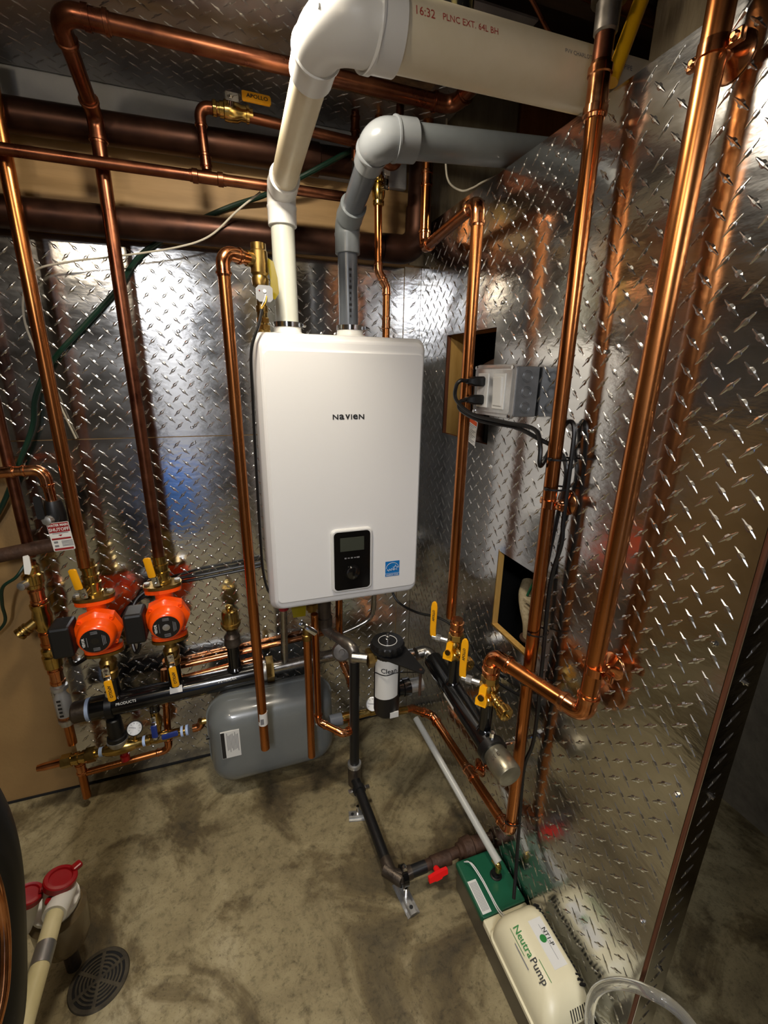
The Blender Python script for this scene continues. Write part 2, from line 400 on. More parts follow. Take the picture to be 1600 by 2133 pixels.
# wall_back: boards above the plate, then three sheets of tread plate
MB().box((-.865, -.003, 1.9), (1.67, .006, .26)).build('plywood_strip', 'plywood', wb)
MB().box((-.885, -.012, 2.04), (1.63, .024, .125), .004).build('rim_board', 'greyboard', wb)
for x0, x1, z0, z1 in ((-1.245, -.063, .006, 1.2355), (-2.4, -.063, 1.2385, 1.765), (-.060, -.002, .006, 1.77)):
    s = MB().box(((x0+x1)/2, -.0015, (z0+z1)/2), (x1-x0, .003, z1-z0)).build('diamond_sheet', 'plate', wb)
    lugs('raised_diamonds', (x0, -.003, z0), X, Z, x1-x0, z1-z0, [], s, off=(.01, .012))
MB().box((-.75, -.004, .004), (1.6, .006, .006)).build('gap_shade_strip', 'dark', wb)  # black strip painting the shaded line where wall meets floor
for x, z in ((-.766, 1.543), (-.933, 1.269), (-.936, 1.211), (-.758, 1.265), (-.756, 1.217), (-.75, .663), (-.094, 1.557), (-1.225, 1.006), (-.3, 1.62), (-1.1, .66)):
    screw((x, -.003, z), (0, -1, 0), wb)
# wall_right: stud wall skinned with one tread sheet, two square cut-outs
HO = [(.217, .488, 1.255, 1.547), (.590, .736, .771, .990)]
wr = MB(); holed(wr, (0.0130, -.0, 0), -Y, Z, 1.168, 1.884, .0115, HO); wr = wr.build('wall_right', 'wood_edge'); wr['kind'] = 'structure'
for ya, yb, za, zb in ((-.02, -.058, .04, 1.844), (-.178, -.2165, .04, 1.844), (-.84, -.878, .04, 1.844), (-1.13, -1.168, .04, 1.844)):
    MB().box((.0435, (ya+yb)/2, (za+zb)/2), (.060, yb-ya, zb-za)).build('stud', 'wood_yellow', wr)
for za, zb in ((.001, .039), (1.845, 1.883)): MB().box((.0435, -.594, (za+zb)/2), (.060, 1.146, zb-za)).build('wall_plate', 'wood_red', wr)
MB().box((.0435, -.38, 1.567), (.060, .325, .036)).build('blocking', 'wood_red', wr)
s = MB(); holed(s, (0.0005, -.0, 0.004), -Y, Z, 1.168, 1.882, .0015, [(a, b, c-.004, d-.004) for a, b, c, d in HO]); s = s.build('diamond_sheet', 'plate', wr)
lugs('raised_diamonds', (-.001, 0, .004), -Y, Z, 1.168, 1.882, [(a, b, c-.004, d-.004) for a, b, c, d in HO], s, off=(.022, .019))
for y, z in ((-.853, 1.474), (-.844, 1.333), (-.870, 1.043), (-1.143, 1.058), (-1.147, .773), (-1.148, .468), (-1.15, .15), (-.511, 1.2), (-.503, 1.6), (-.277, .712), (-.3, 1.72), (-1.14, 1.62)):
    screw((-.001, y, z), (-1, 0, 0), wr)
s = MB().box((.043, -1.1695, .942), (.063, .003, 1.884), .0006).build('end_sheet', 'plate', wr)
lugs('raised_diamonds', (.012, -1.171, .004), X, Z, .062, 1.876, [], s, off=(.006, .02))
for z in (.35, .78, 1.0, 1.5): screw((.045, -1.171, z), (0, -1, 0), wr)
MB().box((.0075, -.663, .7685), (.017, .16, .006)).build('cutout_sill', 'wood_yellow', wr)
MB().box((.0075, -.5885, .88), (.017, .004, .226)).build('cutout_jamb', 'wood_yellow', wr)
MB().box((.20, -.42, 1.1), (.01, .76, 1.5)).build('cavity_shade_sheet', 'dark', wr)  # black sheet standing in for the shade of the open cavity
# old foundation concrete and pine rim seen above the plate, on the back wall beyond the steel wall
MB().box((.13, -.008, 2.06), (.36, .016, .57)).build('concrete_panel', 'board_old', wb)
MB().box((.62, -.010, 2.06), (.60, .020, .57)).build('pine_panel', 'wood_red', wb)
t = tag(MB().box((.26, -.73, 1.17), (.12, .186, 2.33), .006).build('post', 'board_old', None, (.26, -.73, 0)), 'weathered grey post rising behind the top of the steel wall', 'post')

# ================================================================== LAMPS AND ADDED FILL BULB
def ceiling_light(p):
    t = thing('ceiling_light', 'round flush ceiling light above the boiler pipes', 'lamp', p)
    MB().lathe(p, Z, [(0, .088), (.004, .092), (.03, .092), (.045, .07)], 32).build('housing', 'white_pl', t)
    MB().lathe(p, -Z, [(-.002, .078), (.003, .076), (.006, .05), (.007, .001)], 32).build('lens', 'bulb', t)
    l = bpy.data.lights.new('ceiling_light_glow', 'AREA'); l.shape = 'DISK'; l.size = .15; l.energy = CEILING_W; l.color = (1, .90, .74)
    lo = bpy.data.objects.new('ceiling_light_glow', l); COL.objects.link(lo); lo.location = (0, 0, -.012); lo.parent = t
def shop_light(p, ln):
    t = thing('shop_light', 'twin tube shop light under the joists behind the viewer', 'lamp', p)
    MB().box((p[0], p[1], p[2]+.05), (.14, ln, .05), .01).build('housing', 'white_pl', t)
    for dx in (-.035, .035): MB().cyl((p[0]+dx, p[1]-ln/2+.03, p[2]+.01), (p[0]+dx, p[1]+ln/2-.03, p[2]+.01), .013).build('tube', 'tube_lit', t)
    l = bpy.data.lights.new('shop_light_glow', 'AREA'); l.shape = 'RECTANGLE'; l.size = .12; l.size_y = ln-.05; l.energy = SHOP_W; l.color = (.97, .97, 1)
    lo = bpy.data.objects.new('shop_light_glow', l); COL.objects.link(lo); lo.location = (0, 0, -.01); lo.parent = t
def added_fill_bulb(p):  # bulb added out of view as front fill
    t = thing('added_fill_bulb', 'unseen bulb added behind the viewer to fill the front light', 'lamp', p)
    MB().lathe((p[0], p[1], p[2]+.09), -Z, [(0, .05), (.02, .05), (.04, .028), (.06, .02)]).build('holder', 'white_pl', t)
    MB().sphere(p, .03).build('bulb', 'bulb', t)
    l = bpy.data.lights.new('added_fill_light', 'POINT'); l.energy = ADDED_FILL_W; l.color = (1, .84, .62); l.shadow_soft_size = .06
    lo = bpy.data.objects.new('added_fill_light', l); COL.objects.link(lo); lo.parent = t
ceiling_light((-.62, -.665, 2.08))
shop_light((-1.05, -2.42, 2.0), .9)
added_fill_bulb((-1.25, -1.55, 2.06))

# ================================================================== BOILER
def boiler():
    t = thing('wall_boiler', 'white wall hung boiler with a black control panel on the steel wall', 'boiler', (-.343, -.01, .755))
    x0, x1, z0, z1 = -.576, -.112, .757, 1.527
    def rg(y, i, r): return [V((x, y, z)) for x, z in rrect(x0+i, x1-i, z0+i, z1-i, r)]
    fixn(MB().rings([rg(-.012, .012, .012), rg(-.25, .012, .012)]).build('casing', 'white', t, ang=16))
    fixn(MB().rings([rg(-.245, 0, .02), rg(-.298, 0, .024), rg(-.309, .003, .026), rg(-.327, .012, .026), rg(-.3315, .017, .024), rg(-.333, .022, .02)]).build('front_cover', 'white', t, ang=16))
    def rp(y, i): return [V((x, y, z)) for x, z in rrect(-.558+i, -.128-i, .79+i, 1.486-i, .014)]
    fixn(MB().rings([rp(-.330, 0), rp(-.336, 0), rp(-.3385, .0035)]).build('front_panel', 'white', t, ang=16))
    cp = MB()
    def rc(y, i, r=.016): return [V((x, y, z)) for x, z in rrect(-.400+i, -.274-i, .804+i, 1.004-i, r-i*.5)]
    cp = fixn(MB().rings([rc(-.337, 0), rc(-.3445, .001), rc(-.347, .0045)]).build('control_panel', 'frame_pl', t, ang=16))
    fixn(MB().rings([rc(-.345, .0075), rc(-.3482, .0085)]).build('panel_glass', 'black', cp, ang=16))
    MB().box((-.3375, -.3484, .957), (.072, .0012, .042), .0005).build('display', 'screen', cp)
    fixn(MB().lathe((-.337, -.348, .868), -Y, [(0, .023), (.006, .022), (.011, .019), (.013, .012), (.0135, .002)], 24).build('dial', 'black', cp))
    for i in range(5): MB().box((-.358+.0095*i, -.3486, .914), (.006 if i != 4 else .009, .0008, .0025 if i % 2 else .004)).build('icon', 'ink_grey', cp)
    xx = -.3865
    for ch, wd in (('N', .0155), ('a', .0140), ('v', .0135), ('I', .0030), ('e', .0140), ('N', .0155)):
        glyph(ch, wd, .0135, (xx, -.3389, 1.3135), X, Z, 'ink', t); xx += wd+.0024
    lb = MB().box((-.2075, -.3389, .858), (.046, .0008, .05)).build('energy_label', 'blue_label', t)
    arc = [(-.2075+.0205*math.cos(a), -.3396, .858+.019*math.sin(a)+.001) for a in [pi*k/14 for k in range(15)]]
    MB().tube(arc, .0006, 5).build('white_arc', 'paper', lb)
    text('lettering', 'ENERGY STAR', .0068, (-.2075, -.3394, .8372), X, Z, 'paper', lb, bold=.0001, sx=.92)
    MB().box((-.2075, -.3393, .8425), (.046, .0005, .0008)).build('white_rule', 'paper', lb)
    sc = [(-.2245+.0021*k, -.3396, .853+.0035*math.sin(k*1.9)+.0004*k) for k in range(12)]
    MB().tube(spline(sc, 4), .0006, 5).build('script', 'paper', lb)
    st = [(.0095*(1 if k % 2 == 0 else .42)*math.cos(pi/2+pi*k/5), .0095*(1 if k % 2 == 0 else .42)*math.sin(pi/2+pi*k/5)) for k in range(10)]
    st3 = [(-.1975+x, -.3396, .860+z) for x, z in st]; MB().tube(st3+[st3[0]], .0006, 5).build('star', 'paper', lb)
    # vent collars
    for (x, y, r, nm) in ((-.476, -.2, .0335, 'exhaust_collar'), (-.300, -.2, .034, 'intake_collar')):
        c = MB().lathe((x, y, 1.524), Z, [(0, r+.012), (.01, r+.012), (.012, r+.004), (.034, r+.002), (.035, r-.001)], 28).build(nm, 'white_pl', t)
        MB().lathe((x, y, 1.548), Z, [(0, r+.003), (0.0005, r+.0045), (.0135, r+.0045), (.014, r+.003)], 28).build('hose_clamp', 'chrome', c)
        MB().cyl((x+r+.012, y-.012, 1.555), (x+r+.002, y-.022, 1.555), .005, 8).build('clamp_screw', 'chrome', c)
    # service tails under the casing
    MB().cyl((-.52, -.16, .757), (-.52, -.16, .70), .014).build('relief_tail', 'red_print', t)
    MB().lathe((-.40, -.22, .757), -Z, [(0, .03), (.02, .03), (.035, .022), (.1, .022), (.1, .026), (.13, .026)], 16).build('gas_tail', 'iron', t)
    MB().lathe((-.445, -.24, .757), -Z, [(0, .017), (.03, .017), (.031, .021), (.05, .021), (.051, .015), (.06, .015)], 6, False).build('water_tail', 'brass_dull', t)
    MB().lathe((-.30, -.2, .757), -Z, [(0, .016), (.03, .016), (.031, .02), (.045, .02)], 12).build('water_tail', 'copper_old', t)
    MB().lathe((-.185, -.2, .757), -Z, [(0, .022), (.02, .022), (.021, .03), (.036, .03), (.037, .016), (.05, .016)], 12).build('service_valve', 'brass_dull', t)
boiler()

# ================================================================== PLASTIC VENT PIPES
def vent_white():
    t = thing('white_vent_pipe', 'white plastic exhaust pipe rising from the boiler and turning right overhead', 'pipe', (-.476, -.2, 1.56))
    a, b, c, d = V((-.476, -.2, 1.556)), V((-.477, -.2, 1.865)), V((-.472, -.725, 1.915)), V((.17, -.705, 1.937))
    r = .0301; R = .034
    MB().cyl(a, b-Z*.03, r, 28).build('pipe', 'pvc_low', t)
    e, _ = elbow_mb(a, b, c, r, R, .045, 'pvc', 28); e.build('elbow', 'pvc_fit', t)
    MB().cyl(b+(c-b).normalized()*.03, c-(c-b).normalized()*.05, r, 28).build('pipe', 'pvc', t)
    # reducing elbow two inch to three inch
    d1 = (c-b).normalized(); d2 = (d-c).normalized(); R2 = .062
    A = c-d1*R2; B = c+d2*R2; ax = d1.cross(d2).normalized(); cen = A+(d2-d1*d1.dot(d2)).normalized()*R2
    th = d1.angle(d2); path = [A-d1*.052, A-d1*.051, A-d1*.006, A-d1*.005, A-d1*.0005, A]; rad = [.0335, .0365, .0368, .040, .040, .0372]
    for k in range(1, 13):
        path.append(Matrix.Rotation(th*k/12, 3, ax) @ (A-cen)+cen); q = k/12; rad.append(.0372+(.0485-.0372)*(q*q*(3-2*q)))
    path += [B+d2*.001, B+d2*.007, B+d2*.008, B+d2*.045, B+d2*.046]; rad += [.0535, .0535, .051, .0508, .046]
    el = MB().tube(path, rad, 36).build('reducing_elbow', 'pvc_fit', t)
    MB().box(cen+((c-cen).normalized())*(R2+.041)+V((0.0, -.0, 0)), (.006, .006, .006), .001).build('mould_nub', 'pvc_fit', el)
    MB().cyl(B+d2*.02, d, .0445, 36).build('pipe', 'pvc', t)
    # printed lettering along the big pipe
    n = V((0, -1, 0)); n = (n-d2*n.dot(d2)).normalized(); up = d2.cross(n).normalized()
    if up.z < 0: up = -up
    def onpipe(x, a):
        p = c+d2*((x-c.x)/d2.x); m = (n*math.cos(a)+up*math.sin(a)); return p+m*.0445, up*math.cos(a)-n*math.sin(a)
    for s, x, a, sz, mm in (('16:32', -.338, .10, .0150, 'ink_red'), ('PLNC EXT. 64L BH', -.262, .12, .0118, 'ink_red'), ('PVV CHARLOTTE', -.055, .13, .0085, 'ink_grey'), ('PIPE', .048, .14, .0105, 'ink_grey')):
        p, vv = onpipe(x, a); text('lettering', s, sz, p, d2, vv, mm, t, cyl=.0445)
vent_white()
def vent_grey():
    t = thing('grey_vent_pipe', 'grey plastic intake pipe rising from the boiler and turning right overhead', 'pipe', (-.3, -.2, 1.56))
    a, b, c, d = V((-.304, -.2, 1.556)), V((-.306, -.2, 1.815)), V((-.309, -.465, 1.899)), V((.17, -.45, 1.941))
    return t, a, b, c, d
def vent_grey_build():
    t, a, b, c, d = vent_grey(); r = .0272
    MB().cyl(a, b-Z*.03, r, 28).build('pipe', 'pvc_grey_dark', t)
    e, _ = elbow_mb(a, b, c, r, .032, .05, 'pvc', 28, 1.03); e.build('elbow', 'pvc_grey', t)
    d1 = (c-b).normalized(); d2 = (d-c).normalized()
    MB().cyl(b+d1*.03, c-d1*.04, r, 28).build('pipe', 'pvc_grey_dark', t)
    R2 = .036; A = c-d1*R2; B = c+d2*R2; ax = d1.cross(d2).normalized(); cen = A+(d2-d1*d1.dot(d2)).normalized()*R2; th = d1.angle(d2)
    path = [A-d1*.036, A-d1*.035, A-d1*.003, A-d1*.002, A+d1*.002, A+d1*.003]; rad = [r*1.02, r*1.2, r*1.22, r*1.36, r*1.36, r*1.27]
    for k in range(1, 12):
        path.append(Matrix.Rotation(th*k/12, 3, ax) @ (A-cen)+cen); rad.append(.0345+.0035*math.sin(pi*k/12)+.002*k/12)
    path += [B-d2*.001, B, B+d2*.004, B+d2*.005, B+d2*.046, B+d2*.047]; rad += [.0375, .041, .041, .0395, .0392, .034]
    MB().tube(path, rad, 32).build('elbow', 'pvc_grey_fit', t)
    MB().cyl(B+d2*.02, d, .0325, 32).build('pipe', 'pvc_grey', t)
    q = MB()
    for k in range(9): q.box((-.3055, -.2-.0273, 1.70-.0145*k), (.0075-.002*(k % 3), .0008, .0085 if k % 2 else .006))
    q = q.build('dark_marks', 'ink', t); q['kind'] = 'stuff'
vent_grey_build()

# ================================================================== LEVER VALVES
def lever(parent, pivot, d, out, ln, w, name='handle', m='yellow', off=.012, print_txt=None, bare=.0):
    """flat vinyl-dipped lever: starts at pivot, steps out along `out`, runs along d"""
    p = V(pivot); d = V(d).normalized(); out = V(out).normalized(); s = d.cross(out).normalized()
    def strip(t0, t1, o0, o1, ww, th, b):
        R = []
        for t, o_, k in ((t0, o0, .8), (t0+(t1-t0)*.04, o0+(o1-o0)*.04, 1), (t1-(t1-t0)*.05, o1-(o1-o0)*.05, 1), (t1, o1, .62)):
            c = p+d*t+out*o_; R.append([c+s*x*ww*k/2+out*y*th/2 for x, y in ((-1, -.6), (-.8, -1), (.8, -1), (1, -.6), (1, .6), (.8, 1), (-.8, 1), (-1, .6))])
        b.rings(R)
    b = MB()
    strip(-w*.55, ln*.24, .002, .002, w, .0025, b); strip(ln*.20, ln*.32, .002, off, w*.95, .0025, b)
    b.build(name+'_tang', 'chrome', parent)
    b = MB(); strip(ln*.28, ln, off, off, w*1.12, .0055, b); h = fixn(b.build(name, m, parent))
    if print_txt: text('lettering', print_txt, w*.62, p+d*ln*.66+out*(off+.003), d, out.cross(d), 'ink', h, bold=.0003)
    b = MB(); hexa(b, p, out, -.002, .006, w*.34); b.cyl(p+out*.006, p+out*.009, w*.17, 8); b.build('stem_nut', 'chrome', parent)
    return h

# ================================================================== SUPPLY HEADER AND PUMPS (left)
HY = -.10
def header_left():
    t = thing('supply_header', 'long black supply header pipe under the two orange pumps', 'pipe', (-.86, HY, .35))
    A = V((-1.14, HY, .387)); B = V((-.607, HY, .408)); r = .037
    MB().lathe(A, B-A, [(-.004, r*.9), (0, r), ((B-A).length-.004, r), ((B-A).length, r*.9)], 24).build('pipe', 'black', t)
    MB().lathe(A, A-B, [(0.004, r*.98), (.014, r*.98)], 20).build('tape_ring', 'blue_tape', t)
    MB().lathe(A, A-B, [(.013, .028), (.014, .034), (.05, .034), (.055, .030)], 20).build('end_cap', 'iron', t)
    for x, z0, z1 in ((-1.072, .39, .492), (-.889, .395, .497), (-.698, .41, .545)):
        MB().lathe((x, HY, z0), Z, [(0, .021), (z1-z0-.003, .021), (z1-z0, .018)], 18).build('riser', 'black', t)
        MB().lathe((x, HY, z0+.030), Z, [(0, .0275), (.006, .024), (.010, .021)], 18).build('weld', 'black', t)
    MB().lathe((-.965, HY, .36), -Z, [(0, .016), (.03, .016), (.032, .014)], 14).build('drop', 'black', t)
    # clamp with stud to the wall
    c = MB().lathe(A+X*.04, X, [(0, r+.001), (.001, r+.005), (.021, r+.005), (.022, r+.001)], 22).build('hanger_clamp', 'rubber', t)
    MB().cyl(A+X*.05+Z*.035-Y*.01, A+X*.05+Z*.06-Y*.01, .006, 8).build('clamp_bolt', 'chrome', c)
    MB().cyl(A+X*.05+Y*.03, A+X*.05+Y*.098, .005, 8).build('stud', 'chrome', c)
    n = (V((-.65, -1.52, 1.43))-V((-.9, HY, .4))).normalized()
    ax = (B-A).normalized(); n = (n-ax*n.dot(ax)).normalized(); up = n.cross(ax)
    if up.z < 0: up = -up
    def on(x, a): m = n*math.cos(a)+up*math.sin(a); return A+ax*(x-A.x)+m*r, up*math.cos(a)-n*math.sin(a)
    for s, x in (('PRODUCTS', -1.035), ('2-2 HEADER', -.725)):
        p, vv = on(x, -.12); text('lettering', s, .0115, p, ax, vv, 'paper', t, cyl=r)
    st = MB(); rr = []
    for k in range(7):
        a = -.25+.1*k; p0, _ = on(-.905, a); p1, _ = on(-.867, a); rr.append((p0, p1))
    m0 = [p+(p-(A+ax*(p-A).dot(ax))).normalized()*.0006 for p, _ in rr]; m1 = [p+(p-(A+ax*(p-A).dot(ax))).normalized()*.0006 for _, p in rr]
    vs = m0+m1; st.add(vs, [[k, k+1, k+8, k+7] for k in range(6)]); st.build('barcode_sticker', 'paper', t)
header_left()
def air_vent():
    x = -.698
    t = thing('air_vent', 'brass air vent on a black riser beside the grey expansion tank', 'valve', (x, HY, .54))
    MB().lathe((x, HY, .535), Z, [(0, .021), (.002, .0275), (.014, .0275), (.018, .026), (.034, .026), (.046, .0165), (.062, .0165)], 20).build('reducer', 'iron', t)
    MB().lathe((x, HY, .594), Z, [(0, .014), (.004, .022), (.016, .030), (.022, .0325), (.030, .0325), (.032, .0285), (.066, .027), (.074, .024), (.078, .012), (.09, .012), (.091, .006)], 24).build('vent_body', 'brass', t)
    MB().lathe((x-.001, HY-.006, .672), V((-.1, -.5, .9)), [(0, .008), (.022, .008), (.023, .005), (.03, .005)], 10).build('vent_nipple', 'brass', t)
air_vent()
def pump(x, lab, dz, dx):
    y = HY
    t = thing('circulator_pump', lab, 'pump', (x, y, .60), 'circulator pumps on the supply header')
    z0 = .61+dz; z1 = .772+dz
    ov = lambda a, b: rrect(-a, a, -b, b, min(a, b)*.95, 6)
    def fl(z, h, a, b, name, m, par, ta=.55):
        pts = []
        for k in range(40):
            an = 2*pi*k/40; ca, sa = math.cos(an), math.sin(an)
            pts.append((a*abs(ca)**.9*(1 if ca > 0 else -1), b*abs(sa)**.8*(1 if sa > 0 else -1)))
        q = Matrix.Rotation(.10, 3, 'Z'); u = q @ X; v = q @ Y
        o = fixn(MB().prism(pts, (x, y, z), u, v, h).build(name, m, par)); return u
    # brass flanges, orange flanges, bolts
    u = fl(z1+.010, .010, .055, .034, 'brass_flange', 'brass_dull', t)
    fl(z1-.004, .012, .053, .033, 'pump_flange', 'orange', t)
    fl(z0-.006, .012, .053, .033, 'pump_flange', 'orange', t)
    fl(z0-.018, .010, .055, .034, 'brass_flange', 'brass_dull', t)
    for s in (-1, 1):
        p = V((x, y, 0))+u*s*.043
        for zz, dd, nm in ((z1+.020, Z, 'bolt'), (z1-.004, -Z, 'nut'), (z0+.006, Z, 'bolt'), (z0-.018, -Z, 'nut')):
            hexa(MB(), p+Z*zz, dd, 0, .008, .0095).build(nm, 'galv', t)
    # volute and motor
    MB().lathe((x, y, z0), Z, [(0, .026), (.02, .026), (.045, .05), (.07, .055), (.10, .05), (.125, .026), (z1-z0, .026)], 24).build('volute', 'orange', t)
    c = V((x+.004, y, .694+dz)); ax = V((.06, -1, -.04)).normalized()
    uu, vv = frame(ax)
    oc = []
    for k in range(8):
        a = pi/8+k*pi/4; oc.append((.064*math.cos(a), .064*math.sin(a)))
    mo = MB(); R = []
    def oct_ring(tt, rr, blend):
        out = []
        for k in range(32):
            a = 2*pi*k/32; q = (a-pi/8+pi/8) % (pi/4)-pi/8; ro = rr*math.cos(pi/8)/math.cos(q); ro = ro*(1-blend)+rr*.96*blend
            out.append(c+ax*tt+(uu*math.cos(a)+vv*math.sin(a))*ro)
        return out
    for tt, rr, bl in ((.02, .066, 0), (.046, .066, 0), (.050, .060, .3), (.056, .053, 1), (.085, .0505, 1), (.094, .046, 1), (.098, .040, 1), (.0985, .036, 1)): R.append(oct_ring(tt, rr, bl))
    mo.rings(R); mo = fixn(mo.build('motor_housing', 'orange', t))
    for k in range(4):
        a = pi/4+k*pi/2; p = c+ax*.048+(uu*math.cos(a)+vv*math.sin(a))*.0585
        MB().lathe(p, ax, [(0, .0075), (.007, .0065), (.0075, .0045), (.0055, .004)], 10).build('motor_screw', 'orange', mo)
    d = MB().lathe(c+ax*.0982, ax, [(0, .0375), (.0018, .0375), (.002, .036)], 36).build('name_plate', 'black_sat', t)
    f0 = c+ax*.1004; up = (Z-ax*Z.dot(ax)).normalized(); rt = up.cross(-ax)
    rt = -(-ax).cross(up)
    rt = up.cross(ax)*-1 if up.cross(ax).x < 0 else up.cross(ax)
    text('lettering', 'VEVOR', .0095, f0-rt*.028, up, -rt, 'paper', d, bold=.0003)
    b = MB()
    for q, n_, ln in ((-.019, 1, .03), (.023, 1, .03), (.0265, 1, .026), (.0195, 1, .034)): b.box(f0+rt*q, (.0014, .0012, ln))
    for zz in (.024, .0275, .031, -.023, -.027, -.031): b.box(f0+up*zz+rt*.001, (.018-.2*abs(abs(zz)-.027), .0012, .0013))
    o = b.build('fine_print', 'ink_grey', d); o['kind'] = 'stuff'
    if dx: MB().lathe(f0-ax*.001, ax, [(0, .0105), (.002, .0105), (.0024, .0095)], 18).build('vent_screw', 'galv', d)
    else: MB().lathe(f0-ax*.001, ax, [(0, .0105), (.001, .0105)], 18).build('vent_screw', 'black', d)
    # terminal box on the left
    MB().box((x-.078, y-.05, .690+dz), (.055, .075, .098), .008).build('terminal_box', 'black_sat', t)
    MB().lathe((x-.083, y-.035, .645+dz), -Z, [(0, .011), (.02, .010), (.03, .006)], 12).build('cable_gland', 'black_sat', t)
    return t
pump(-1.075, 'left one of the two orange circulator pumps, black centre on its name plate', -.006, 0)
pump(-.887, 'right one of the two orange circulator pumps, grey screw on its name plate', .004, 1)
def pump_valve_top(x, z, lab, pipe_r):
    t = thing('ball_valve', lab, 'valve', (x, HY+.006, z), 'yellow handled pump valves')
    b = MB().lathe((x, HY+.004, z), Z, [(0, .0265), (.010, .0265), (.011, .023), (.030, .023), (.031, .0255), (.040, .0255), (.041, .022), (.055, .021), (.056, .024), (.064, .024), (.065, .0195), (.082, .0195), (.083, .0225), (.091, .0225), (.092, pipe_r*1.12), (.108, pipe_r*1.08)], 24)
    b.build('valve_body', 'brass', t)
    MB().cyl((x-.004, HY-.018, z+.022), (x-.008, HY-.046, z+.022), .0085, 12).build('stem', 'brass_dull', t)
    lever(t, (x-.009, HY-.046, z+.022), V((-.13, 0, 1)), V((-.2, -1, 0)), .088, .019, print_txt='')
    return t
pump_valve_top(-1.076, .786, 'yellow handled brass valve above the left orange pump', .0163)
pump_valve_top(-.887, .797, 'yellow handled brass valve above the right orange pump', .0163)
def pump_valve_low(x, z, lab):
    t = thing('ball_valve', lab, 'valve', (x, HY, z), 'yellow handled pump valves')
    MB().lathe((x, HY, z), Z, [(0, .020), (.010, .024), (.026, .024), (.030, .019), (.044, .025), (.060, .025), (.070, .018), (.088, .018), (.09, .022), (.1, .022)], 22).build('valve_body', 'brass_dull', t)
    MB().cyl((x, HY-.02, z+.052), (x+.001, HY-.04, z+.052), .009, 12).build('stem', 'brass_dull', t)
    lever(t, (x+.001, HY-.041, z+.052), V((.05, 0, -1)), V((.1, -1, 0)), .104, .019, print_txt='APOLLO')
pump_valve_low(-1.072, .492, 'yellow handled valve under the left orange pump')
pump_valve_low(-.889, .500, 'yellow handled valve under the right orange pump')
# copper risers above the pumps
run('copper_pipe', 'leftmost tall copper riser, running up from the left orange pump', 'pipe', [(-1.082, -.1065, .88), (-1.078, -.1065, 2.09)], .0163)
run('copper_pipe', 'copper riser from the right orange pump that kinks forward under the ceiling', 'pipe',
    [(-.885, -.1065, .89), (-.885, -.1065, 1.992), (-.890, -.315, 2.066), (-.075, -.335, 2.050), (-.068, -.43, 2.052)], .0163, 'copper_old', 'copper_old', couplings=((2, .08, .05),))

# ================================================================== OTHER PIPES ON THE BACK WALL
def brown_drains():
    t = thing('drain_pipe', 'upper brown drain pipe running along the top of the back wall', 'pipe', (-.8, -.07, 1.93))
    MB().cyl((-1.7, -.053, 1.978), (-.26, -.053, 2.008), .0355, 22).build('pipe', 'drain_copper', t)
    MB().lathe((-.40, -.053, 2.005), X, [(0, .036), (.002, .040), (.05, .040), (.052, .036)], 22).build('coupling', 'drain_copper', t)
    t = thing('drain_pipe', 'lower fat brown drain pipe across the wall turning up into a dark stack', 'pipe', (-.5, -.075, 1.77))
    run('drain_pipe', '', '', [(-1.7, -.052, 1.785), (-.040, -.052, 1.806), (-.030, -.052, 2.3)], .0365, 'drain_copper', 'drain_copper', R=.06, hub=.06, style='sweat', root=t)
brown_drains()
# small copper line along x with tee, riser and valve
t = thing('copper_pipe', 'thin copper line under the upper brown drain with a tee and a raised loop', 'pipe', (-.65, -.15, 1.88))
r_ = .0125
run('copper_pipe', '', '', [(-1.5, -.15, 1.886), (-.28, -.15, 1.892)], r_, 'copper_old', 'copper_old', root=t)
coupling_mb((-.648, -.15, 1.890), X, r_, .085).build('tee', 'copper_old', t)
run('copper_pipe', '', '', [(-.649, -.15, 1.905), (-.655, -.15, 2.036), (-.25, -.15, 2.02), (-.2, -.15, 2.018)], r_*.92, 'copper_old', 'copper_old', root=t, couplings=((0, .15, .03),))
def loop_valve():
    t = thing('ball_valve', 'brass valve with a flat yellow handle on the raised copper loop', 'valve', (-.575, -.15, 2.036))
    MB().lathe((-.625, -.15, 2.036), X, [(0, .014), (.002, .0165), (.009, .0165), (.010, .014), (.016, .014), (.017, .017), (.026, .017), (.028, .021), (.036, .022), (.058, .021), (.066, .0165), (.078, .0165), (.079, .019), (.085, .019), (.086, .014), (.094, .014)], 20).build('valve_body', 'brass', t)
    MB().cyl((-.582, -.15, 2.036), (-.583, -.184, 2.048), .009, 12).build('stem', 'chrome', t)
    lever(t, (-.583, -.185, 2.048), X-Z*.02, V((0, -1, .3)), .092, .021, print_txt='APOLLO')
loop_valve()
run('copper_pipe', 'small dropper of copper coming out of the ceiling behind the grey elbow', 'pipe', [(-.262, -.13, 2.2), (-.264, -.13, 1.99)], .0105, 'copper_old', 'copper_old', couplings=((0, .62, .04),))
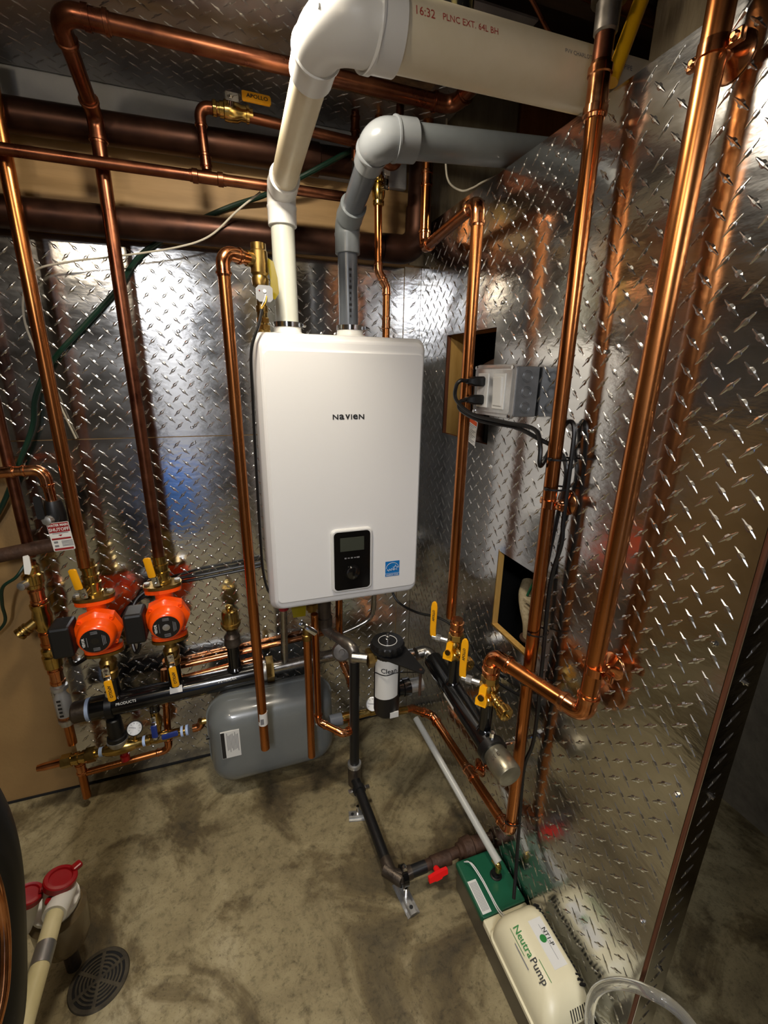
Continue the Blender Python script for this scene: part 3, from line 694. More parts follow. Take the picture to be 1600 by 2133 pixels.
# feed line with white lever dropping to the boiler
t = thing('copper_pipe', 'copper feed line dropping with a jog into the boiler top', 'pipe', (-.19, -.13, 1.53))
run('copper_pipe', '', '', [(-.197, -.13, 1.90), (-.194, -.13, 1.722), (-.168, -.13, 1.682), (-.167, -.13, 1.50)], .0112, root=t, R=.02, hub=.018, couplings=((2, .55, .035),))
MB().cyl((-.197, -.13, 1.965), (-.197, -.13, 2.3), .0112, 14).build('pipe', 'copper', t)
def white_lever():
    t = thing('ball_valve', 'brass valve with a white lever in front of the tan board', 'valve', (-.196, -.13, 1.9))
    MB().lathe((-.196, -.13, 1.888), Z, [(0, .0135), (.004, .0165), (.012, .0165), (.013, .0135), (.024, .018), (.038, .019), (.052, .018), (.058, .0135), (.062, .0165), (.070, .0165), (.071, .012), (.082, .012)], 18).build('valve_body', 'brass', t)
    MB().cyl((-.19, -.14, 1.928), (-.184, -.158, 1.928), .008, 12).build('stem', 'chrome', t)
    lever(t, (-.184, -.159, 1.928), V((-.02, 0, 1)), V((.35, -1, 0)), .088, .016, m='white_pl', off=.006)
white_lever()
# copper down at the corner, then along the right wall to riser A
run('copper_pipe', 'copper riser beside the boiler that turns back along the wall into the corner', 'pipe',
    [(-.064, -.16, 2.3), (-.063, -.16, 1.787), (-.088, -.512, 1.798), (-.090, -.514, .765)], .0142, couplings=((0, .66, .04),), R=.024)
run('copper_pipe', 'short copper pipe stub with elbow peeking under the grey elbow', 'pipe', [(-.25, -.2, 1.98), (-.165, -.2, 1.955), (-.16, -.2, 2.2)], .0105, 'copper_old', 'copper_old')

# ================================================================== RELIEF LINE left of boiler
run('copper_pipe', 'copper discharge pipe left of the boiler ending open in front of the grey tank', 'pipe',
    [(-.560, -.285, 1.688), (-.632, -.330, 1.690), (-.6235, -.330, .285)], .0142, R=.026)
o = MB().lathe((-.6237, -.330, .382), Z, [(0, .0146), (.045, .0146)], 16).build('pipe_label', 'paper', None, (-.6237, -.330, .382))
tag(o, 'white barcode label wrapped round the copper discharge pipe', 'label')
MB().box((-.627, -.3448, .400), (.010, .0006, .02)).build('barcode', 'ink_grey', o)
def relief_valve():
    x, y = -.548, -.282
    t = thing('relief_valve', 'brass relief valve and grey flow switch standing on the boiler top', 'valve', (x, y, 1.527))
    MB().lathe((x, y, 1.527), Z, [(0, .018), (.006, .018)], 16).build('base_nut', 'brass_dull', t)
    b = MB(); hexa(b, (x, y, 1.530), Z, 0, .014, .019); hexa(b, (x, y, 1.549), Z, 0, .012, .017); b.build('union_nut', 'brass', t)
    MB().lathe((x, y, 1.543), Z, [(0, .013), (.03, .013), (.031, .015), (.045, .015), (.046, .012), (.085, .012), (.09, .019), (.105, .0205), (.112, .017), (.118, .0215), (.165, .0205), (.168, .018), (.182, .018), (.186, .004)], 20).build('valve_body', 'brass_dull', t)
    MB().cyl((x-.005, y, 1.688), (x-.03, y-.01, 1.689), .017, 16).build('side_port', 'brass_dull', t)
    pl = rrect(-.019, .019, -.018, .018, .006, 1)
    s = fixn(MB().prism(pl, (x+.006, y-.020, 1.612), X, Z, .014).build('flow_switch', 'grey_pl', t))
    MB().lathe((x+.006, y-.0335, 1.617), -Y, [(0, .0045), (.002, .004)], 10).build('switch_boss', 'white_pl', s)
    for q in (V((-.012, 0, .006)),): MB().sphere(V((x+.006, y-.0345, 1.612))+q, .0016, 8).build('indicator', 'red_print', s)
    MB().tube(spline([(x+.008, y-.036, 1.610), (x+.004, y-.046, 1.598), (x-.004, y-.046, 1.582)], 5), .0012, 6).build('white_lead', 'paper', s)
    MB().tube(spline([(x+.010, y-.036, 1.606), (x+.006, y-.046, 1.592), (x-.005, y-.046, 1.575)], 5), .0012, 6).build('yellow_lead', 'wire_yellow', s)
relief_valve()
ytag = MB(); tt = [(0, 0), (.016, -.01), (.024, -.045), (.026, -.08), (.015, -.095), (.004, -.088), (.006, -.05)]
o = fixn(ytag.prism(tt, (-.528, -.272, 1.70), X*.94-Y*.3, Z, .0012).build('warning_tag', 'yellow_tag', None, (-.52, -.275, 1.7)))
tag(o, 'yellow warning tag hanging behind the relief valve beside the white pipe', 'tag')
cable('flow_switch_cable', 'thin black cable hanging down the left side of the boiler', 'cable',
      [(-.552, -.328, 1.575), (-.562, -.335, 1.54), (-.583, -.335, 1.48), (-.587, -.33, 1.38), (-.590, -.32, 1.2), (-.592, -.31, 1.0), (-.590, -.30, .88), (-.575, -.25, .79), (-.55, -.2, .75)], .0038, 'rubber')

# ================================================================== EXPANSION TANK
def tank():
    t = thing('expansion_tank', 'flat grey expansion tank hung low on the back wall', 'tank', (-.585, -.12, .046))
    def rg(y, i, r): return [V((x, y, z)) for x, z in rrect(-.803+i, -.370-i, .046+i, .364-i, max(.02, r-i*.6), 8)]
    MB().box((-.585, -.030, .21), (.16, .052, .12), .004).build('wall_bracket', 'galv', t)
    fixn(MB().rings([rg(-.05, .05, .075), rg(-.075, .024, .075), rg(-.10, .008, .075), rg(-.128, .001, .075)]).build('rear_shell', 'tank', t))
    fixn(MB().rings([rg(-.128, 0, .075), rg(-.129, -.004, .078), rg(-.137, -.004, .078), rg(-.138, 0, .075)]).build('seam', 'tank', t))
    fixn(MB().rings([rg(-.138, .001, .075), rg(-.17, .003, .075), rg(-.195, .009, .075), rg(-.214, .022, .075), rg(-.227, .04, .075), rg(-.2335, .065, .075), rg(-.236, .10, .075)]).build('front_shell', 'tank', t, ang=60))
    l = MB().box((-.730, -.2345, .245), (.060, .005, .106)).build('sticker', 'paper', t)
    MB().box((-.7535, -.2372, .245), (.012, .0008, .103)).build('black_band', 'ink', l)
    b = MB()
    for k in range(9): b.box((-.740+.0042*k, -.2372, .257-.004*(k % 3)), (.0018, .0006, .07-.012*(k % 2)))
    o = b.build('fine_print', 'ink_grey', l); o['kind'] = 'stuff'
    MB().cyl((-.802, -.133, .20), (-.815, -.133, .20), .006, 10).build('air_stem', 'black_sat', t)
    MB().lathe((-.792, -.117, .262), -X, [(0, .016), (.012, .016), (.013, .011), (.03, .011)], 14).build('port', 'brass', t)
tank()

# ================================================================== FILL LINE (brass, low on the back wall)
def fill_line():
    t = thing('fill_assembly', 'low brass fill line with black knob regulator and gauge left of the tank', 'valve', (-1.08, -.11, .22))
    A = V((-1.322, -.10, .203)); B = V((-.852, -.112, .236)); ax = (B-A).normalized(); L = (B-A).length
    def seg(s0, prof, nm, m, sg=18, sm=True): return MB().lathe(A+ax*s0, ax, prof, sg, sm).build(nm, m, t)
    seg(0, [(0, .010), (.02, .0125), (.07, .0125)], 'copper_tail', 'copper_fit')
    b = MB(); hexa(b, A+ax*.068, ax, 0, .03, .022); b.build('union_nut', 'brass', t)
    seg(.098, [(0, .0185), (.01, .0185), (.011, .021), (.02, .021), (.021, .018), (.03, .018), (.031, .021), (.04, .021)], 'backflow_body', 'brass')
    b = MB(); hexa(b, A+ax*.138, ax, 0, .028, .0245); b.build('union_nut', 'brass', t)
    seg(.166, [(0, .014), (.03, .014)], 'nipple', 'brass')
    seg(.178, [(0, .0155), (.01, .0155)], 'tape_ring', 'blue_tape')
    seg(.196, [(0, .018), (.01, .021), (.03, .024), (.06, .024), (.08, .02), (.092, .016)], 'regulator_body', 'brass')
    seg(.288, [(0, .016), (.03, .016), (.031, .018), (.045, .018)], 'nipple', 'brass')
    seg(.31, [(0, .0172), (.009, .0172)], 'tape_ring', 'blue_tape')
    seg(.333, [(0, .015), (.02, .019), (.05, .019), (.06, .015)], 'tee_body', 'brass')
    seg(.393, [(0, .015), (.04, .015), (.042, .017), (.052, .017)], 'nipple', 'brass')
    seg(.430, [(0, .0178), (.008, .0178)], 'tape_ring', 'blue_tape'); seg(.446, [(0, .0178), (.008, .0178)], 'tape_ring', 'blue_tape')
    # regulator knob, red cap
    p = A+ax*.236
    MB().lathe(p, Z, [(.015, .026), (.03, .032), (.037, .032), (.038, .028)], 24).build('bonnet_ring', 'galv', t)
    MB().lathe(p, Z, [(.036, .030), (.05, .029), (.052, .024), (.066, .023), (.07, .0245), (.118, .022), (.122, .018)], 20).build('knob', 'black_sat', t)
    MB().lathe(p+ax*.012, -Z, [(.02, .010), (.034, .010), (.035, .0145), (.055, .0145), (.056, .011)], 16).build('red_cap', 'red', t)
    # gauge
    g = A+ax*.285
    MB().tube([g+Z*.01, g+Z*.02+V((.004, -.005, .012)), g+V((.008, -.008, .045))], .006, 10).build('gauge_stem', 'brass', t)
    c = g+V((.010, -.014, .072)); n = V((.1, -.85, .5)).normalized()
    k = MB().lathe(c, n, [(-.018, .022), (0, .024), (.004, .0245), (.005, .0225), (.003, .021)], 24).build('gauge', 'black_sat', t)
    MB().lathe(c, n, [(.0, .021), (.0035, .021)], 24).build('dial_face', 'paper', k)
    MB().lathe(c, n, [(.0045, .0218), (.0055, .021), (.006, .001)], 20).build('lens', 'glass', k)
    u = n.cross(Z).normalized(); v = u.cross(n)
    MB().tube([c+n*.0042-u*.004, c+n*.0042+u*.012+v*.006], .0007, 5).build('needle', 'ink', k)
    for q in range(9):
        a = -2.3+q*.575; d = u*math.sin(a)+v*math.cos(a); MB().tube([c+n*.0038+d*.014, c+n*.0038+d*.018], .0008, 4).build('tick', 'ink', k)
    # elbow up to the tank
    e, _ = elbow_mb(B-ax*.02, B+ax*.022, B+ax*.022+V((.012, .01, .04)), .0125, .016, .014, 'sweat'); e.build('elbow', 'copper_fit', t)
    MB().tube([B+ax*.026+V((.004, .002, .014)), V((-.826, -.112, .257)), V((-.812, -.116, .262))], .0115, 12).build('nipple', 'brass', t)
fill_line()
def drop_valve():
    t = thing('ball_valve', 'blue handled brass valve between the black header and the fill line', 'valve', (-.966, -.106, .27))
    MB().lathe((-.966, -.103, .252), Z, [(0, .012), (.012, .014), (.03, .019), (.05, .019), (.064, .013), (.08, .015), (.082, .012)], 18).build('valve_body', 'brass', t)
    lever(t, (-.968, -.128, .322), -Z, -Y, .066, .016, m='blue')
    lever(t, (-.968, -.130, .246), X+Z*.1, V((0, -1, .3)), .07, .016, m='blue')
drop_valve()
run('copper_pipe', 'low copper pipe under the fill line, turning up behind the black header', 'pipe', [(-1.196, -.095, .138), (-.945, -.085, .146), (-.937, -.052, .330), (-.932, -.03, .44)], .0115, 'copper', 'copper_fit', R=.022)
t = thing('copper_pipe', 'short open copper stub hanging over the floor at the left', 'pipe', (-1.208, -.1, .045))
MB().cyl((-1.209, -.1, .043), (-1.207, -.1, .20), .0125, 16).build('pipe', 'copper', t)
coupling_mb((-1.207, -.1, .165), Z, .0125, .045).build('tee', 'copper_fit', t)
for lab, pts in (('upper of two copper lines running behind the black header', [(-.925, -.022, .432), (-.36, -.022, .470)]), ('lower of two copper lines running behind the black header', [(-.88, -.045, .400), (-.60, -.045, .428)])):
    run('copper_pipe', lab, 'pipe', pts, .0105, 'copper_fit')

# ================================================================== LEFT WATER MANIFOLD
def manifold():
    x, y = -1.226, -.07
    t = thing('water_manifold', 'tall stack of brass and copper water fittings at the left edge of the steel wall', 'pipe', (x, y, .2))
    MB().cyl((x, y, .245), (x, y, .36), .0135, 16).build('pipe', 'copper', t)
    MB().lathe((x, y, .325), Z, [(0, .0135), (.002, .020), (.012, .020), (.014, .0235), (.024, .0235)], 18).build('meter_base', 'galv', t)
    MB().lathe((x, y, .348), Z, [(0, .0235), (.115, .0235), (.116, .0215)], 22).build('flow_tube', 'glass', t)
    MB().lathe((x, y, .350), Z, [(0, .012), (.03, .016), (.07, .016), (.1, .009), (.11, .012)], 18).build('flow_plug', 'paper', t)
    q = MB()
    for k in range(5): q.box((x-.002, y-.0238, .375+.014*k), (.011-.002*(k % 2), .0006, .007))
    q = q.build('dark_marks', 'ink', t); q['kind'] = 'stuff'
    MB().lathe((x, y, .462), Z, [(0, .0235), (.012, .0235), (.014, .018), (.02, .018)], 18).build('meter_cap', 'galv', t)
    for z, ln, mm in ((.51, .06, 'copper_fit'), (.645, .05, 'copper')):
        coupling_mb((x, y, z), Z, .0165, ln).build('coupling', mm, t)
    MB().cyl((x, y, .48), (x, y, .90), .0155, 16).build('pipe', 'copper', t)
    MB().lathe((x, y, .54), Z, [(0, .018), (.006, .024), (.04, .026), (.046, .026), (.05, .021), (.06, .024), (.07, .024), (.075, .019)], 20).build('check_valve', 'brass', t)
    MB().lathe((x, y, .675), Z, [(0, .019), (.01, .024), (.05, .026), (.07, .022), (.08, .025), (.09, .025), (.092, .018)], 20).build('strainer_body', 'brass', t)
    MB().lathe((x-.01, y-.005, .715), V((-.8, -.35, -.55)), [(0, .015), (.03, .015), (.031, .019), (.036, .019), (.0365, .016), (.042, .019), (.047, .019), (.0475, .016), (.053, .019), (.06, .019), (.062, .015)], 16).build('strainer_cap', 'brass_dull', t)
    coupling_mb((x, y, .79), Z, .0165, .05).build('coupling', 'copper_fit', t)
    MB().lathe((x, y, .815), Z, [(0, .018), (.004, .023), (.014, .023), (.018, .0265), (.045, .0265), (.05, .02), (.06, .022), (.07, .022), (.075, .017)], 20).build('valve_body', 'brass', t)
    MB().lathe((x-.012, y-.02, .84), V((-.35, -1, 0)), [(0, .012), (.02, .012), (.022, .008)], 12).build('stem_cap', 'galv', t)
    h = MB(); hp = [(-.009, -.025), (-.004, .026), (.007, .028), (.010, .022), (.009, -.012), (.002, -.028)]
    h = fixn(h.prism(hp, (-1.203, -.145, .918), X, Z, .004).build('lever', 'white_pl', t))
    text('lettering', 'WATTS', .0095, (-1.204, -.1455, .917), -Z, X, 'ink_blue', h, bold=.0003)
manifold()
run('copper_pipe', 'copper riser at the far left edge above the brass fittings', 'pipe', [(-1.224, -.06, .91), (-1.222, -.06, 2.09)], .0145, 'copper_old')
t = tag(MB().tube([(-1.45, -.075, .905), (-1.18, -.075, .943), (-1.13, -.075, .948), (-1.108, -.075, .95)], [.020, .020, .022, .015], 18).build('iron_pipe', 'rust_iron', None, (-1.2, -.075, .93)), 'old dark iron pipe stub crossing behind the white lever at left', 'pipe')
run('copper_pipe', 'shiny copper elbow pipe entering from the left above the red tag', 'pipe', [(-1.5, -.105, 1.158), (-1.132, -.105, 1.172), (-1.128, -.105, 1.075)], .0135, 'copper_fit', couplings=((0, .76, .05),))
def shutoff():
    t = thing('shutoff_valve', 'black insulated main shutoff valve under the shiny copper elbow', 'valve', (-1.128, -.105, 1.03))
    MB().lathe((-1.127, -.105, .985), Z, [(0, .018), (.02, .024), (.06, .026), (.09, .022), (.1, .019)], 18).build('valve_body', 'black_sat', t)
    MB().lathe((-1.136, -.128, 1.035), V((-.2, -1, .1)), [(0, .014), (.014, .012), (.016, .006)], 10).build('stem_nut', 'galv', t)
    fixn(MB().prism(rrect(-.009, .009, -.032, .032, .006, 2), (-1.149, -.137, 1.075), X, Z, .006).build('lever', 'black_sat', t))
    MB().cyl((-1.127, -.105, .955), (-1.127, -.105, .99), .0135, 14).build('pipe', 'brass_dull', t)
shutoff()
def red_tag():
    o, u, v = V((-1.112, -.142, .990)), V((.98, -.12, .09)).normalized(), V((-.06, 0, 1)).normalized()
    n = u.cross(v)
    t = thing('shutoff_tag', 'white and red water main shutoff tag hanging from the black valve', 'tag', o)
    fixn(MB().prism(rrect(-.027, .027, -.041, .041, .003, 2), o, u, v, .0012).build('card', 'paper', t))
    o2 = o+n*.0013
    def bar(a, b, c, d, m, nm='red_band'): MB().prism([(a, c), (b, c), (b, d), (a, d)], o2, u, v, .0004).build(nm, m, t)
    bar(-.026, .026, .013, .040, 'red_print'); bar(-.024, .024, -.008, -.003, 'red_print'); bar(-.024, .024, -.039, -.033, 'red_print')
    MB().prism([(-.005, .006), (.005, .006), (0, .001)], o2, u, v, .0004).build('arrow', 'red_print', t)
    for s, y, sz in (('WATER MAIN', .0335, .0088), ('SHUTOFF', .021, .0128)): text('lettering', s, sz, o2+n*.0005+v*y, u, v, 'paper', t, bold=.0003, sx=.92)
    b = MB()
    for k, y in enumerate((.0105, -.013, -.0165, -.020, -.024, -.0275)):
        p = o2+v*y+u*(.005 if k else 0); b.prism([(-.019+(.012 if k else 0), -.0009), (.021, -.0009), (.021, .0009), (-.019+(.012 if k else 0), .0009)], p, u, v, .0003)
    for y in (-.015, -.026): b.prism([(-.021, -.003), (-.011, -.003), (-.011, .003), (-.021, .003)], o2+v*y, u, v, .0003)
    q = b.build('fine_print', 'ink_grey', t); q['kind'] = 'stuff'
    MB().tube(spline([o+v*.039, o+v*.05+Y*.01+X*.004, o+v*.055+Y*.03, V((-1.127, -.11, 1.045))], 5), .0014, 6).build('tie', 'black_sat', t)
red_tag()
cable('ground_cable', 'dark brown cable looping over the tan board at the left edge', 'cable', [(-1.222, -.11, .905), (-1.245, -.12, .875), (-1.285, -.11, .845), (-1.31, -.08, .78), (-1.335, -.04, .70), (-1.40, -.03, .64)], .0045, 'green_hose')
cable('green_hose', 'dark green hose slanting down behind the copper risers at left', 'hose',
      [(-.22, -.10, 2.05), (-.30, -.11, 2.0), (-.40, -.10, 1.945), (-.50, -.045, 1.905), (-.60, -.0135, 1.872), (-.72, -.0135, 1.81), (-.835, -.0135, 1.735), (-.91, -.015, 1.64), (-1.0, -.018, 1.545), (-1.09, -.022, 1.45), (-1.14, -.03, 1.36), (-1.16, -.035, 1.28), (-1.21, -.035, 1.18), (-1.28, -.03, 1.05), (-1.36, -.03, .95)], .0068, 'green_hose', seg=10)
cable('white_wire', 'thin white wire drooping across the top of the steel wall', 'wire', [(-.52, -.12, 1.885), (-.58, -.11, 1.84), (-.655, -.09, 1.778), (-.74, -.08, 1.745), (-.88, -.066, 1.715), (-1.0, -.06, 1.692), (-1.09, -.045, 1.66), (-1.13, -.03, 1.56), (-1.11, -.02, 1.42), (-1.085, -.012, 1.30), (-1.07, -.012, 1.24)], .0026, 'white_wire')
cable('white_wire', 'thin white wire drooping beside the dark stack above the steel edge', 'wire', [(-.056, -.26, 2.06), (-.054, -.26, 1.975), (-.042, -.26, 1.925), (-.008, -.27, 1.905), (.004, -.31, 1.90), (.006, -.36, 1.897), (.012, -.44, 1.888)], .0026, 'white_wire')
for k, (lab, dz, end) in enumerate((('upper black pump cord running along the wall to the boiler', .0, (-.968, -.13, .655)), ('lower black pump cord running along the wall to the boiler', -.012, (-1.16, -.13, .648)))):
    pts = [(-.575, -.035, .80+dz), (-.66, -.03, .79+dz), (-.78, -.03, .778+dz), (-.85, -.02, .768+dz), (-.95, -.03, .742), (-.99, -.05, .70), (-.995, -.10, .63), (-.985, -.13, .585), (-.972, -.135, .60), (-.969, -.133, .615)] if k == 0 else \
          [(-.575, -.035, .788), (-.66, -.03, .776), (-.78, -.03, .764), (-.86, -.02, .752), (-.96, -.022, .72), (-1.03, -.022, .66), (-1.06, -.025, .60), (-1.12, -.06, .565), (-1.155, -.12, .57), (-1.158, -.135, .608)]
    cable('pump_cord', lab, 'cable', pts, .0055, 'rubber')

# ================================================================== UNDER THE BOILER
def ss_header():
    t = thing('steel_manifold', 'bright steel pipe manifold joined to the black header by a brass union', 'pipe', (-.5, HY, .41))
    MB().lathe((-.607, HY, .408), X, [(0, .034), (.006, .036), (.012, .036), (.014, .03)], 20).build('union_tail', 'galv', t)
    b = MB(); hexa(b, (-.594, HY, .4085), X, 0, .026, .046); b.build('union_nut', 'brass_dull', t)
    MB().cyl((-.57, HY, .4095), (-.345, HY, .419), .0215, 20).build('pipe', 'steel', t)
    MB().cyl((-.527, HY, .42), (-.522, HY-.02, .70), .0125, 16).build('riser', 'steel', t)
    MB().lathe((-.522, HY-.02, .652), Z, [(0, .017), (.03, .017), (.032, .013)], 14).build('red_fitting', 'red_print', t)
    MB().tube(spline([(-.215, -.18, .69), (-.218, -.18, .63), (-.235, -.18, .595), (-.275, -.18, .575), (-.33, -.18, .558), (-.37, -.18, .55)], 6), .0095, 12).build('bent_tube', 'steel', t)
ss_header()
o = fixn(MB().prism([(-.024, 0), (.024, 0), (.020, -.045), (-.018, -.045)], (-.49, -.268, .745), X, Z, .0012).build('warning_tag', 'yellow_tag', None, (-.49, -.268, .72)))
tag(o, 'small yellow tag hanging under the boiler beside the open copper pipe', 'tag')
t = thing('copper_pipe', 'copper relief discharge pipe ending open in front of the right end of the grey tank', 'pipe', (-.476, -.31, .21))
MB().cyl((-.4755, -.318, .655), (-.4765, -.322, .198), .0125, 16).build('pipe', 'copper', t)
MB().lathe((-.4755, -.318, .645), Z, [(0, .0125), (.002, .0155), (.02, .0155), (.022, .013), (.04, .013)], 14).build('adapter', 'brass_dull', t)
lever(t, (-.490, -.325, .708), V((.75, -.1, -.65)), V((0, -1, .2)), .055, .016, m='chrome', off=.006)
run('copper_pipe', 'copper pipe behind the discharge pipe bending right along the floor', 'pipe',
    [(-.4455, -.292, .715), (-.4445, -.292, .305), (-.372, -.352, .285), (-.338, -.335, .283), (-.328, -.30, .283)], .0118, R=.02, hub=.016)
def feed_tee():
    t = thing('feed_tee', 'brass tee with small pressure gauge behind the black gas pipe', 'valve', (-.325, -.285, .29))
    MB().lathe((-.405, -.285, .288), X, [(0, .019), (.003, .021), (.042, .021), (.045, .018)], 20).build('plug', 'pvc_grey_dark', t)
    MB().lathe((-.362, -.285, .289), X, [(0, .018), (.02, .0185), (.05, .0185), (.055, .014), (.10, .0125), (.102, .015), (.122, .015)], 18).build('tee_body', 'brass', t)
    c = V((-.250, -.285, .315))
    MB().cyl((-.252, -.285, .285), c, .006, 10).build('gauge_stem', 'brass', t)
    n = V((-.25, -.65, .7)).normalized()
    g = MB().lathe(c+Z*.004, n, [(-.012, .021), (.006, .023), (.0085, .023), (.009, .021), (.006, .0205)], 22).build('gauge', 'galv', t)
    MB().lathe(c+Z*.004, n, [(.003, .0205), (.0068, .0205)], 22).build('dial_face', 'paper', g)
    u = n.cross(Z).normalized(); MB().tube([c+Z*.004+n*.0075-u*.004, c+Z*.004+n*.0075+u*.013], .0009, 5).build('needle', 'ink', g)
    v = u.cross(n)
    for q in range(7):
        an = -2.2+q*.73; dd = u*math.sin(an)+v*math.cos(an); MB().tube([c+Z*.004+n*.0072+dd*.014, c+Z*.004+n*.0072+dd*.018], .0008, 4).build('tick', 'ink', g)
feed_tee()
run('copper_pipe', 'copper pipe with couplings winding down behind the black gas pipe', 'pipe',
    [(-.345, -.2, .72), (-.348, -.2, .49), (-.322, -.235, .415), (-.318, -.283, .385), (-.3195, -.285, .305)], .0125, R=.022, hub=.018, couplings=((1, .6, .035),))

# ================================================================== GAS / DRAIN IRON PIPE
def iron_line():
    t = thing('iron_pipe', 'black iron pipe dropping from the boiler and running over the floor to the wall', 'pipe', (-.33, -.35, 0))
    r = .0162
    run('iron_pipe', '', '', [(-.40, -.22, .635), (-.40, -.225, .612), (-.331, -.338, .598), (-.333, -.340, .105), (-.333, -.342, .085)], r, 'iron_grey', 'iron_grey', R=.026, hub=.02, style='sweat', root=t)
    MB().lathe((-.352, -.262, .545), V((-.25, -1, .35)), [(0, .02), (.004, .033), (.014, .034), (.020, .028), (.021, .01), (.026, .009)], 22).build('cast_disc', 'iron_grey', t)
    MB().cyl((-.3305, -.339, .57), (-.3325, -.340, .13), r*1.02, 16).build('pipe', 'black_sat', t)
    MB().lathe((-.3325, -.340, .126), Z, [(0, r), (.001, .0235), (.014, .0235), (.015, r)], 18).build('collar', 'galv', t)
    MB().lathe((-.333, -.341, .05), Z, [(0, .018), (.002, .0225), (.078, .0225), (.08, .018)], 18).build('tee', 'iron', t)
    run('iron_pipe', '', '', [(-.333, -.355, .078), (-.318, -.672, .070), (-.303, -.690, .070), (-.215, -.687, .070)], .0165, 'black_sat', 'iron', R=.026, hub=.03, style='sweat', root=t)
    run('iron_pipe', '', '', [(-.23, -.6875, .070), (.02, -.672, .070)], .0150, 'rust_iron', 'rust_iron', root=t)
    MB().lathe((-.198, -.686, .070), X, [(0, .0165), (.002, .0185), (.06, .0205), (.062, .016)], 18).build('valve_body', 'rust_iron', t)
    MB().lathe((-.108, -.680, .070), X, [(0, .016), (.003, .022), (.012, .022), (.018, .03), (.045, .033), (.05, .026), (.09, .026)], 20).build('reducer', 'rust_iron', t)
    h = MB(); h.lathe((-.190, -.709, .075), V((0, -1, .3)), [(-.012, .007), (.006, .010), (.012, .010)], 12); h.build('stem', 'red_bright', t)
    fixn(MB().prism([(-.030, -.007), (-.012, -.0085), (-.008, -.011), (.008, -.011), (.012, -.007), (.028, -.007), (.028, .007), (.012, .0085), (-.012, .0085), (-.030, .007)], (-.194, -.722, .080), V((1, .05, .12)), V((0, .3, 1)), .011).build('handle', 'red_bright', t))
    # clamps
    c = MB().lathe((-.3315, -.385, .0775), V((.04, -1, -.02)), [(0, .0168), (.001, .0215), (.017, .0215), (.018, .0168)], 20).build('pipe_clamp', 'black_sat', t)
    for s in (-1, 1): MB().box((-.3315+s*.029, -.394, .079), (.016, .014, .008), .002).build('clamp_ear', 'chrome', c)
    c = MB().lathe((-.292, -.6905, .070), X, [(0, .0205), (.001, .0275), (.015, .0275), (.016, .0205)], 22).build('pipe_clamp', 'black', t)
    MB().box((-.284, -.695, .104), (.012, .014, .014), .003).build('clamp_ear', 'chrome', c)
    MB().box((-.284, -.700, .038), (.012, .016, .012), .003).build('clamp_ear', 'chrome', c)
iron_line()
def strut(x, y, a, ln, lab):
    t = thing('strut_foot', lab, 'bracket', (x, y, 0), 'strut feet under the iron pipe')
    q = Matrix.Rotation(a, 3, 'Z'); u = q @ X; v = q @ Y; b = MB()
    prof = [(-.019, .0), (-.019, .0015), (-.010, .0015), (-.007, .011), (.007, .011), (.010, .0015), (.019, .0015), (.019, 0), (.0115, 0), (.0085, .0095), (-.0085, .0095), (-.0115, 0)]
    R = [[V((x, y, .0))+v*(s*ln/2)+u*px+Z*(pz+.0005) for px, pz in prof] for s in (-1, 1)]
    fixn(b.rings(R, True, False).build('channel', 'galv', t))
    for s in (-.32, .3): MB().lathe(V((x, y, .0118))+v*ln*s, Z, [(0, .0055), (.0006, .0055)], 10).build('bolt_hole', 'ink', t)
    MB().cyl((x, y, .011), (x, y, .045), .005, 8).build('stud', 'chrome', t)
strut(-.345, -.425, math.radians(78), .06, 'short steel strut foot under the upper end of the floor iron pipe')
strut(-.283, -.708, math.radians(8), .095, 'steel strut foot under the corner of the floor iron pipe')

# ================================================================== RETURN HEADER on the right wall
HX = -.105
def header_right():
    t = thing('return_header', 'black return header pipe with a cast end cap along the right steel wall', 'pipe', (HX, -.62, .5))
    A = V((HX, -.448, .578)); B = V((HX, -.79, .556)); d = (B-A).normalized(); L = (B-A).length; r = .0295
    MB().lathe(A, d, [(-.002, r*.9), (0, r), (L, r)], 22).build('pipe', 'black', t)
    MB().lathe(B, d, [(-.004, .027), (.012, .0285), (.02, .0285), (.024, .031), (.07, .031), (.076, .028), (.078, .02)], 24).build('end_cap', 'cap_metal', t)
    for s, z in (('300', .012), ('2', .04)): text('lettering', s, .016, B+d*(z+.025)+V((-.018, 0, .0262)).normalized()*.0312, d.cross(V((-.57, 0, .82))), d*-1, 'iron', t)
    for y, z in ((-.578, .572), (-.752, .562)):
        MB().lathe((HX, y, z), Z, [(0, .0165), (.106, .0165), (.108, .014)], 16).build('riser', 'black', t)
        MB().lathe((HX, y, z+.020), Z, [(0, .022), (.006, .019), (.009, .0165)], 16).build('weld', 'black', t)
    c = MB().lathe(B-d*.012, d, [(0, r), (.001, r+.006), (.021, r+.006), (.022, r)], 22).build('hanger_clamp', 'rubber', t)
    q = B-d*.002
    MB().cyl(q+V((-.004, 0, .030)), q+V((-.004, 0, .052)), .0065, 8).build('clamp_bolt', 'chrome', c)
    MB().cyl(q+V((.028, 0, .004)), q+V((.102, 0, .004)), .0045, 8).build('stud', 'chrome', c)
    b = MB(); hexa(b, q+V((.062, 0, .004)), X, 0, .012, .011); b.build('stud_nut', 'chrome', c)
    n = V((-.8, -.25, .55)); n = (n-d*n.dot(d)).normalized(); e = n.cross(d)
    st = MB(); m0 = []; m1 = []
    for k in range(6):
        a = .55+.09*k; m = (n*math.cos(a)-e*math.sin(a)); m0.append(A+d*.135+m*(r+.0006)); m1.append(A+d*.195+m*(r+.0006))
    st.add(m0+m1, [[k, k+1, k+7, k+6] for k in range(5)]); st.build('sticker', 'paper', t)
header_right()
